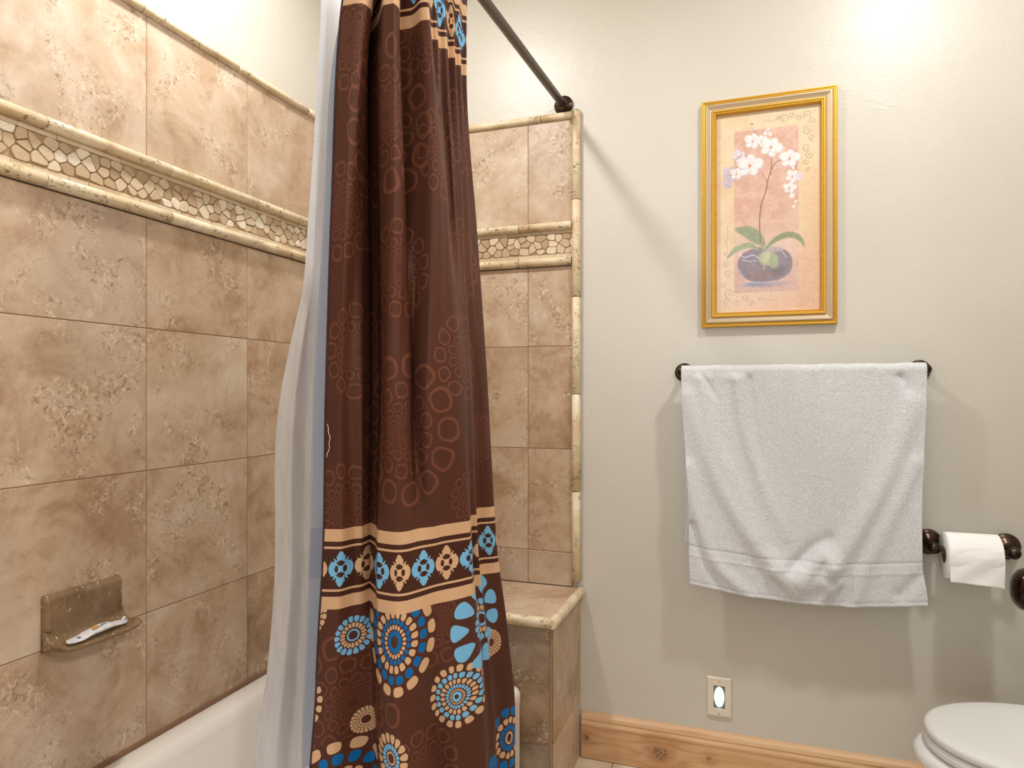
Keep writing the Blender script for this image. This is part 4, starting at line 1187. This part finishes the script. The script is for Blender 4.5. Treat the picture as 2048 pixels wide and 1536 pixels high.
for dz in (.048, -.048):
    q = MB(); q.lathe([(.0001, 0), (.0032, 0), (.0028, .0012), (.0001, .0014)], (ncx, yb - .0062, ncz + dz), (0, -1, 0), 20)
    adopt(nl, q.build('screw', mat('plate_screw', (190, 178, 160), .4)[0]))

# ------------------------------------------------------------------ toilet
toilet = thing('toilet', (.75, 1.715, 0), 'white toilet with closed lid beneath the toilet paper holder', 'toilet')
TCY = 1.715
def oval(x0, x1, hw, z, n=64, sq=2.25, back=.0):
    """elongated outline: round nose at x0, flatter at x1"""
    pts = []
    L = x1 - x0
    for k_ in range(n):
        a = 2 * math.pi * k_ / n
        c, s = math.cos(a), math.sin(a)
        e = 2 / (2.0 if c < 0 else 2.9)
        xc = x0 + L * .56
        px = xc + (L * .56 if c < 0 else L * .44) * math.copysign(abs(c) ** e, c)
        py = hw * math.copysign(abs(s) ** (2 / 2.15), s)
        pts.append((px, TCY + py, z))
    return pts
def toilet_part(name, rings, m, c0=True, c1=True):
    q = MB(); q.loft(rings, True, c0, c1); o = q.build(name, m); adopt(toilet, o); return o
LX0 = .352; zt_ = CH - .722
toilet_part('lid', [oval(LX0 + .004, .80, .182, zt_ - .019), oval(LX0, .803, .186, zt_ - .015), oval(LX0, .803, .186, zt_ - .007), oval(LX0 + .003, .80, .183, zt_ - .0025), oval(LX0 + .012, .79, .174, zt_ - .0005),
            oval(LX0 + .05, .76, .14, zt_ + .0015), oval(LX0 + .12, .70, .08, zt_ + .0025), oval(LX0 + .2, .62, .01, zt_ + .003)], SEATM)
toilet_part('seat', [oval(LX0 + .006, .80, .180, zt_ - .045), oval(LX0 + .000, .803, .185, zt_ - .040), oval(LX0 - .001, .803, .186, zt_ - .030), oval(LX0 + .003, .80, .183, zt_ - .0245), oval(LX0 + .012, .79, .174, zt_ - .0225)], SEATM)
zr_ = zt_ - .047
toilet_part('bowl', [oval(.50, .98, .115, .001), oval(.50, .98, .113, .03), oval(.53, .975, .10, .07), oval(.53, .97, .105, .14), oval(.48, .965, .135, .22), oval(.395, .96, .172, .29), oval(.345, .955, .190, zr_ - .045),
                     oval(.330, .95, .197, zr_ - .022), oval(.332, .95, .196, zr_ - .010), oval(.340, .95, .190, zr_ - .003), oval(.355, .93, .176, zr_), oval(.5, .8, .06, zr_)], PORC)
q = MB(); q.box((.87, TCY - .22, zr_ - .03), (1.085, TCY + .22, .74)); adopt(toilet, q.build('tank', PORC, bevel=.025, seg=5))
q = MB(); q.box((.86, TCY - .228, .7405), (1.095, TCY + .228, .772)); adopt(toilet, q.build('tank_lid', PORC, bevel=.01, seg=4))
q = MB(); q.lathe([(.010, 0), (.012, .004), (.008, .012), (.005, .016)], (.87, TCY - .16, .68), (-1, 0, 0), 20); q.tube([(.852, TCY - .16, .68), (.848, TCY - .12, .677), (.846, TCY - .085, .672)], [.005, .006, .008], 12); adopt(toilet, tag(q.build('flush_lever', BRONZE), 'dark flush lever'))
for dy in (-.07, .07):
    q = MB(); q.lathe([(.011, 0), (.011, .03), (.009, .034), (.001, .035)], (.82, TCY + dy, zr_ + .0005), (0, 0, 1), 20); adopt(toilet, q.build('hinge', SEATM))

# ------------------------------------------------------------------ open door at the right with its knob
DX = .378
q = MB(); q.box((DX, .385, .012), (DX + .035, 1.12, 2.03)); door = tag(q.build('door_1', WOOD, bevel=.002), kind='structure')
q = MB()
kc = (DX, 1.056, CH - .2545)
q.lathe([(.032, 0), (.033, .003), (.031, .006), (.024, .009), (.013, .012), (.0115, .018), (.013, .023)], kc, (-1, 0, 0), 44)
KN = [(.013, .022), (.020, .0245), (.0262, .029), (.0287, .035), (.0290, .042), (.0278, .049), (.0245, .056), (.018, .0615), (.009, .0645), (.0005, .0652)]
q.lathe(KN, kc, (-1, 0, 0), 56)
knob = q.build('door_handle', mat('dark_bronze_knob', (52, 36, 28), .18, .85)[0], door); tag(knob, 'dark bronze door knob')

# ------------------------------------------------------------------ ceiling fittings
LENS = mat('frosted_lamp_glass', (255, 250, 240), .4)[0]
LENS.node_tree.nodes['Principled BSDF'].inputs['Emission Color'].default_value = (1, .93, .84, 1)
LENS.node_tree.nodes['Principled BSDF'].inputs['Emission Strength'].default_value = 4
for (x, y), lb in zip(CANS, ('round recessed ceiling light above the towel side of the room', 'round recessed ceiling light above the bathtub')):
    c_ = thing('recessed_light', (x, y, CEIL), lb, 'ceiling light')
    q = MB(); q.lathe([(.070, .0), (.092, .0), (.094, .003), (.090, .006), (.072, .006), (.070, .004), (.070, 0)], (x, y, CEIL - .0005), (0, 0, -1), 48, caps=False); adopt(c_, q.build('trim_ring', WHITEW))
    q = MB(); q.lathe([(.0001, .001), (.069, .001), (.069, .003), (.0001, .004)], (x, y, CEIL), (0, 0, -1), 48); adopt(c_, q.build('lamp_glass', LENS))
